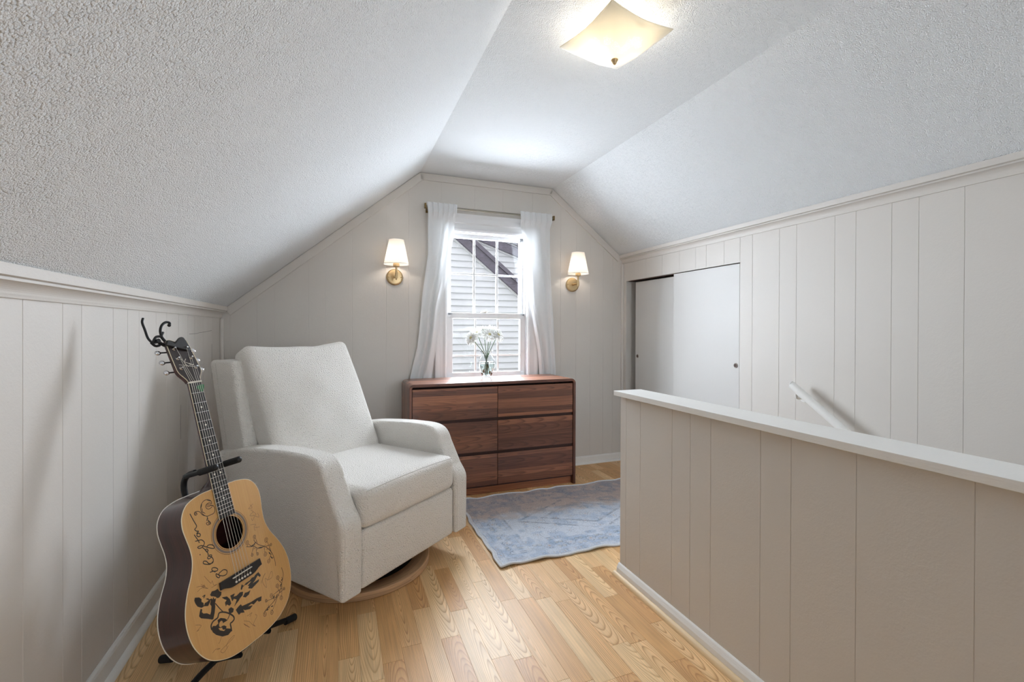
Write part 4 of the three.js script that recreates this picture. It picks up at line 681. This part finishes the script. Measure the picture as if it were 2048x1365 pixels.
// ------------------------------------------------------------------ wall lamps
function sconce(x, label) {
  const t = thing('wall_sconce', label, 'wall lamp', [x, 1.45, 0.001]);
  obj('backplate', lathe([[0, 0.016], [0.044, 0.016], [0.052, 0.012], [0.0565, 0.006], [0.0565, 0], [0, 0]].reverse(), 48).rotateX(Math.PI / 2), M.brass, t);
  for (const s of [-1, 1]) obj('screw', new THREE.SphereGeometry(0.0052, 14, 10).scale(1, 1, 0.8).translate(s * 0.043, 0, 0.017), M.brass, t);
  obj('arm', [rod([0, 0, 0.012], [0, 0, 0.098], 0.0058, 14), lathe([[0, 0], [0.0095, 0], [0.0095, 0.006], [0.006, 0.012], [0, 0.012]], 18).rotateX(Math.PI / 2).translate(0, 0, 0.016)], M.brass, t);
  obj('stem', [rod([0, -0.012, 0.098], [0, 0.064, 0.098], 0.0068, 14), rod([0, -0.016, 0.098], [0, 0.018, 0.098], 0.0098, 16), new THREE.SphereGeometry(0.006, 14, 10).translate(0, -0.022, 0.098)], M.brass, t);
  obj('socket_cup', lathe([[0, 0.06], [0.019, 0.06], [0.021, 0.063], [0.021, 0.082], [0.017, 0.085], [0, 0.085]], 28).translate(0, 0, 0.098), M.brass, t);
  const sh = obj('lamp_shade', lathe([[0.082, 0.078], [0.0665, 0.155], [0.049, 0.243]], 56).translate(0, 0, 0.098), M.shade, t);
  obj('shade_trim', [new THREE.TorusGeometry(0.0822, 0.0016, 8, 56).rotateX(Math.PI / 2).translate(0, 0.078, 0.098), new THREE.TorusGeometry(0.0492, 0.0016, 8, 56).rotateX(Math.PI / 2).translate(0, 0.243, 0.098)], M.linen, sh);
  obj('shade_spider', [rod([-0.049, 0.236, 0.098], [0.049, 0.236, 0.098], 0.0013, 6), rod([0, 0.236, 0.049], [0, 0.236, 0.147], 0.0013, 6)], M.brass, sh);
  obj('light_bulb', new THREE.SphereGeometry(0.022, 20, 14).scale(1, 1.35, 1).translate(0, 0.125, 0.098), std({ color: 0xffffff, emissive: C(255, 238, 220), emissiveIntensity: 1.5 }), t);
  const l = new THREE.PointLight(C(255, 242, 228), 1, 0, 2); l.intensity = SCONCE; l.position.set(0, 0.13, 0.098); l.castShadow = true; l.shadow.radius = 1; t.add(l);
}
sconce(1.043, 'brass wall sconce with a white tapered shade, left of the window above the recliner');
sconce(2.433, 'brass wall sconce with a white tapered shade, right of the window towards the closet');

// ------------------------------------------------------------------ ceiling lamp
{
  const t = thing('ceiling_lamp', 'square bent frosted glass ceiling lamp with etched scrolls and a brass finial', 'ceiling lamp', [1.612, HC, 1.84]);
  // direction of the glass: one corner points to the window
  const a0 = -0.16, n = 30, pos = [], uv = [], idx = [], R = 0.143;
  const P = (i, j, off) => { const s = i / n * 2 - 1, q = j / n * 2 - 1, k = 1 - 0.045 * (1 - Math.abs(s * q)) * Math.max(Math.abs(s), Math.abs(q)); const X = s * R * k, Z = q * R * k; return [X * Math.cos(a0) - Z * Math.sin(a0), -0.126 + 0.076 * (0.86 * (1 - (1 - s * s) * (1 - q * q)) + 0.14 * s * s * q * q) + off, X * Math.sin(a0) + Z * Math.cos(a0)]; };
  for (const off of [0, 0.004]) for (let j = 0; j <= n; j++) for (let i = 0; i <= n; i++) { pos.push(...P(i, j, off)); uv.push(i / n, j / n); }
  const K = (n + 1) * (n + 1), tri = (a, b, c) => idx.push(a, b, c);
  for (let j = 0; j < n; j++) for (let i = 0; i < n; i++) { const a = j * (n + 1) + i, b = a + 1, c = a + n + 1, d = c + 1; tri(a, b, c); tri(b, d, c); tri(K + a, K + c, K + b); tri(K + b, K + c, K + d); }
  for (let i = 0; i < n; i++) for (const [a, b] of [[i + 1, i], [K - 1 - i - 1, K - 1 - i], [i * (n + 1), (i + 1) * (n + 1)], [(i + 2) * (n + 1) - 1, (i + 1) * (n + 1) - 1]]) { tri(a, b, K + b); tri(a, K + b, K + a); }
  const g = new THREE.BufferGeometry(); g.setAttribute('position', new THREE.Float32BufferAttribute(pos, 3)); g.setAttribute('uv', new THREE.Float32BufferAttribute(uv, 2)); g.setIndex(idx); g.computeVertexNormals();
  const cv = document.createElement('canvas'); cv.width = cv.height = 512; const c = cv.getContext('2d'); c.fillStyle = '#f6f1e4'; c.fillRect(0, 0, 512, 512);
  c.strokeStyle = '#fffdf4'; c.fillStyle = '#fffdf4'; c.lineCap = 'round';
  for (let k = 0; k < 4; k++) { c.save(); c.translate(256, 256); c.rotate(k * Math.PI / 2); for (let m = 0; m < 9; m++) { const x = rr(-90, 90), y = rr(80, 180); c.lineWidth = rr(2, 4); c.beginPath(); for (let q = 0; q < 30; q++) { const an = q * 0.45 + m, r = (26 - q * 0.8); c.lineTo(x + r * Math.cos(an), y + r * Math.sin(an)); } c.stroke(); for (let l = 0; l < 9; l++) { c.beginPath(); c.ellipse(x + rr(-30, 30), y + rr(-26, 26), rr(3, 8), rr(2, 4), rr(0, 3), 0, 7); c.fill(); } } c.restore(); }
  const gm = new THREE.CanvasTexture(cv); gm.colorSpace = THREE.SRGBColorSpace;
  obj('glass_shade', g, phys({ map: gm, roughness: 0.75, transmission: 0.5, thickness: 0, side: THREE.DoubleSide }), t);
  obj('ceiling_pan', [box(0.14, 0.014, 0.14, 0, -0.007, 0).rotateY(-a0)], M.white, t);
  obj('stem', rod([0, -0.02, 0], [0, -0.135, 0], 0.004, 10), M.brass, t);
  obj('finial', lathe([[0, -0.1445], [0.004, -0.144], [0.0062, -0.1405], [0.0055, -0.138], [0.0085, -0.1365], [0.0092, -0.132], [0.0125, -0.129], [0.0125, -0.1262], [0, -0.126]], 24), M.brass, t);
  for (const s of [-1, 1]) {
    const bx = s * 0.055 * Math.cos(a0 + 0.78), bz = s * 0.055 * Math.sin(a0 + 0.78);
    obj('light_bulb', new THREE.SphereGeometry(0.026, 20, 14).translate(bx, -0.062, bz), std({ color: 0xffffff, emissive: C(255, 243, 226), emissiveIntensity: 1.5 }), t);
    obj('socket', rod([bx, -0.012, bz], [bx, -0.042, bz], 0.014, 16), M.white, t);
    const l = new THREE.PointLight(C(255, 246, 234), CEILING_LAMP / 2, 0, 2); l.position.set(bx, -0.062, bz); l.castShadow = true; t.add(l);
  }
}

// ------------------------------------------------------------------ vase and flowers on the dresser
const VX = 1.652, VZ = 0.2, VY = 0.7455;
{
  const t = thing('glass_vase', 'clear glass vase of water on the dresser', 'vase', [VX, VY, VZ]);
  const outer = [[0, 0], [0.031, 0], [0.034, 0.003], [0.031, 0.01], [0.036, 0.022], [0.052, 0.055], [0.0605, 0.09], [0.058, 0.12], [0.045, 0.148], [0.037, 0.165], [0.038, 0.178], [0.0475, 0.196]];
  const inner = [[0.0445, 0.196], [0.0355, 0.178], [0.0345, 0.165], [0.042, 0.148], [0.0545, 0.12], [0.057, 0.09], [0.0485, 0.056], [0.032, 0.024], [0, 0.02]];
  const g = lathe([...outer, ...inner], 64), p = g.attributes.position; // swirled ribs
  for (let i = 0; i < p.count; i++) { const x = p.getX(i), y = p.getY(i), z = p.getZ(i), r = Math.hypot(x, z), a = Math.atan2(z, x), k = 1 + 0.02 * Math.sin(a * 12 + y * 26) * clamp(y / 0.03, 0, 1) * clamp((0.2 - y) / 0.04, 0, 1); if (r > 1e-6) p.setXYZ(i, x * k, y, z * k); }
  g.computeVertexNormals(); obj('vase_glass', g, M.crystal, t);
  obj('water', lathe([[0, 0.021], [0.031, 0.0245], [0.0478, 0.0565], [0.0562, 0.09], [0.0535, 0.118], [0, 0.118]], 48), phys({ color: C(226, 240, 236), roughness: 0, transmission: 1, thickness: 0.08, ior: 1.33 }), t);
}
{
  const petalMat = phys({ color: C(246, 246, 242), roughness: 0.8, transmission: 0.15, thickness: 0, side: THREE.DoubleSide }), stemMat = std({ color: C(72, 96, 60), roughness: 0.6 }), eyeMat = std({ color: C(196, 188, 140), roughness: 0.9 }), sepal = std({ color: C(96, 118, 88), roughness: 0.8 });
  function petalGeo(L, w, curl) {
    const pos = [], idx = []; for (let i = 0; i <= 7; i++) for (let j = -1; j <= 1; j++) { const s = i / 7, ww = w * Math.pow(Math.sin(Math.PI * Math.min(0.96, 0.12 + s * 0.82)), 0.7); pos.push(0.008 + s * L, curl * s * s + 0.004 * (j * j) * s - 0.006 * s * s * s, j * ww); }
    for (let i = 0; i < 7; i++) for (let j = 0; j < 2; j++) { const a = i * 3 + j, b = a + 1, c = a + 3, d = c + 1; idx.push(a, b, c, b, d, c); }
    const g = new THREE.BufferGeometry(); g.setAttribute('position', new THREE.Float32BufferAttribute(pos, 3)); g.setIndex(idx); g.computeVertexNormals(); return g;
  }
  const petals = [petalGeo(0.048, 0.0072, -0.006), petalGeo(0.044, 0.007, 0.006), petalGeo(0.032, 0.006, 0.014)];
  const F = [ // head x, y, z from the vase, then the way it looks
    [-0.118, 0.285, 0.02, -0.85, 0.35, 0.35, 'white gerbera drooping at the left edge of the bouquet'],
    [-0.072, 0.322, 0.0, -0.35, 0.9, 0.2, 'white gerbera facing up, second from the left in the bouquet'],
    [-0.012, 0.345, -0.03, 0.0, 0.95, -0.1, 'white gerbera at the back and top of the bouquet'],
    [0.006, 0.308, 0.045, 0.1, 0.75, 0.6, 'white gerbera at the front centre of the bouquet'],
    [0.052, 0.342, -0.01, 0.25, 0.9, 0.1, 'white gerbera at the upper right of the bouquet'],
    [0.074, 0.306, 0.03, 0.6, 0.6, 0.45, 'white gerbera at the right edge of the bouquet']];
  F.forEach(([x, y, z, nx, ny, nz, label], k) => {
    const t = thing('gerbera_flower', label, 'flower', [VX, VY, VZ], 0, 'white gerberas in the glass vase');
    const n = V(nx - 0.08, ny, nz + 0.25).normalize(), foot = V(-x * 0.22, 0.03, -z * 0.3 + 0.012 * Math.sin(k * 2)), lip = V(x * 0.2, 0.175, z * 0.2), head = V(x, y, z);
    obj('stem', tube([foot, lip.clone().lerp(foot, 0.45).add(V(0.004 * Math.sin(k), 0, 0)), lip, head.clone().lerp(lip, 0.35).addScaledVector(n, -0.006), head.clone().addScaledVector(n, -0.006)], 0.0026, 30, 7), stemMat, t);
    const b = new THREE.Group(); b.name = 'flower_head'; b.position.copy(head); b.quaternion.setFromUnitVectors(V(0, 1, 0), n); b.rotateY(k * 1.1); t.add(b);
    for (const [ri, count, lift, gi] of [[0, 22, 0, 0], [1, 18, 0.003, 1], [2, 12, 0.006, 2]]) for (let i = 0; i < count; i++) { const m = obj('petal', petals[gi], petalMat, b), a = i / count * Math.PI * 2 + ri * 0.15 + rr(-0.06, 0.06); m.position.y = lift; m.rotation.set(0, a, rr(-0.2, 0.08), 'YXZ'); }
    obj('flower_eye', new THREE.SphereGeometry(0.0115, 16, 8, 0, Math.PI * 2, 0, Math.PI / 2).scale(1, 0.6, 1).translate(0, 0.004, 0), eyeMat, b);
    obj('calyx', lathe([[0, -0.010], [0.006, -0.008], [0.0115, 0.001], [0, 0.002]], 16), sepal, b);
  });
}
// ------------------------------------------------------------------ handrail on the right wall
{
  const t = thing('stair_handrail', 'white wooden handrail sloping down the right wall behind the half wall', 'handrail');
  const a = [2.855, 0.808, 1.585], b = [2.855, -0.45, 3.42];
  obj('rail', rod(a, b, 0.0195, 24), M.white, t);
  obj('rail_end', new THREE.SphereGeometry(0.0195, 20, 12).scale(1, 1, 0.35).translate(...a), M.white, t);
  for (const s of [0.012, 0.5, 0.95]) { const p = a.map((v, i) => lerp(v, b[i], s)); obj('bracket', [tube([[p[0], p[1] - 0.018, p[2]], [p[0] + 0.006, p[1] - 0.046, p[2]], [XR - 0.006, p[1] - 0.052, p[2]]], 0.006, 20, 8), rod([XR - 0.005, p[1] - 0.052, p[2]], [XR + 0.001, p[1] - 0.052, p[2]], 0.02, 20)], M.white, t); }
}
// ------------------------------------------------------------------ the house next door, seen through the window
{
  const t = thing('neighbor_house', 'grey white clapboard house with dark plum rake boards seen through the window', 'house', [3, -3, -4]);
  const O = V(3, -3, -4), side = std({ color: C(222, 222, 226), roughness: 0.7 }), plum = (() => { const m = colorTexture(256, 256, (x, y) => { const q = 0.8 + 0.4 * vnoise(x / 256 * 10, y / 256 * 60, 10, 60, 91) * vnoise(x / 256 * 40, y / 256 * 40, 40, 40, 92); return [116 * q, 108 * q, 122 * q]; }, 0.6, 0.3); return std({ map: m, roughness: 0.8 }); })(), edge = std({ color: C(234, 234, 236), roughness: 0.6 }), tile = std({ map: colorTexture(256, 256, (x, y) => { const q = 0.75 + 0.5 * vnoise(x / 256 * 40, y / 256 * 14, 40, 14, 95); return [150 * q, 146 * q, 154 * q]; }, 1.2, 0.6), roughness: 0.9 });
  const r1 = (y) => 2.38 + (2.481 - y) * (3.439 - 2.38) / (2.481 - 1.631), r2 = (y) => 2.936 + (2.656 - y) * (3.749 - 2.936) / (2.656 - 2.383);
  const board = (y, x1, z) => { const h = 0.1015, g = sweepX([[0, 0], [0.034, 0], [0.034, 0.008], [0.005, h + 0.012], [0, h + 0.012]].map(([a, b]) => [z + a, y + b]), 0.2, x1); g.translate(-O.x, -O.y, -O.z); obj('siding_board', g, side, t); };
  for (let i = 0; i < 42; i++) { const y = -1.0 + 0.10125 * i; if (y > 3.6) break; board(y + 0.033, Math.min(6.5, r1(y + 0.06) + 0.1), -3.8); }
  for (let i = 0; i < 34; i++) { const y = 0.4 + 0.1 * i; if (y > 3.4) break; board(y + 0.02, Math.min(8, r2(y + 0.06) + 0.2), -4.6); }
  obj('wall_core', [(() => { const g = extrude(shapeOf([[0.2, -3], [6.4, -3], [r1(0) - 0.02, 0], [r1(3.6) - 0.02, 3.6], [0.2, 3.6]]), 0.1); g.translate(-O.x, -O.y, -3.9 - O.z); return boxUV(g); })(), (() => { const g = extrude(shapeOf([[0.2, -3], [9, -3], [9, 0.9], [r2(3.4), 3.4], [0.2, 3.4]]), 0.1); g.translate(-O.x, -O.y, -4.7 - O.z); return boxUV(g); })()], side, t);
  const rake = (f, ya, yb, z, h, dep, mat, name, drop = 0) => { const A = [f(ya), ya + drop], B = [f(yb), yb + drop], g = extrude(shapeOf([A, B, [B[0], B[1] + h], [A[0], A[1] + h]]), dep); g.translate(-O.x, -O.y, z - O.z); obj(name, boxUV(g), mat, t); };
  rake(r1, 3.6, -0.2, -3.78, 0.035, 0.03, edge, 'rake_trim'); rake(r1, 3.6, -0.2, -3.79, 0.16, 0.09, plum, 'rake_board', 0.035); rake(r1, 3.6, -0.2, -3.8, 0.075, 0.13, plum, 'rake_cap', 0.2);
  rake(r2, 3.4, 1.0, -4.58, 0.03, 0.03, edge, 'rake_trim'); rake(r2, 3.4, 1.0, -4.59, 0.15, 0.09, plum, 'rake_board', 0.03);
  for (let i = 0; i < 12; i++) { const A = [r2(3.4), 3.4 + 0.19], B = [r2(1.0), 1.0 + 0.19], g = extrude(shapeOf([A, B, [B[0], B[1] + 0.018], [A[0], A[1] + 0.018]]), 0.26); g.translate(-O.x, -O.y + i * 0.125, -4.75 - i * 0.24 - O.z); obj('shingle_course', boxUV(g), tile, t); }
  const gnd = structure('ground'); obj('lawn', box(60, 0.2, 60, 0, -3.3, -10), std({ color: C(118, 122, 96), roughness: 1 }), gnd);
}
renderer.render(scene, camera);
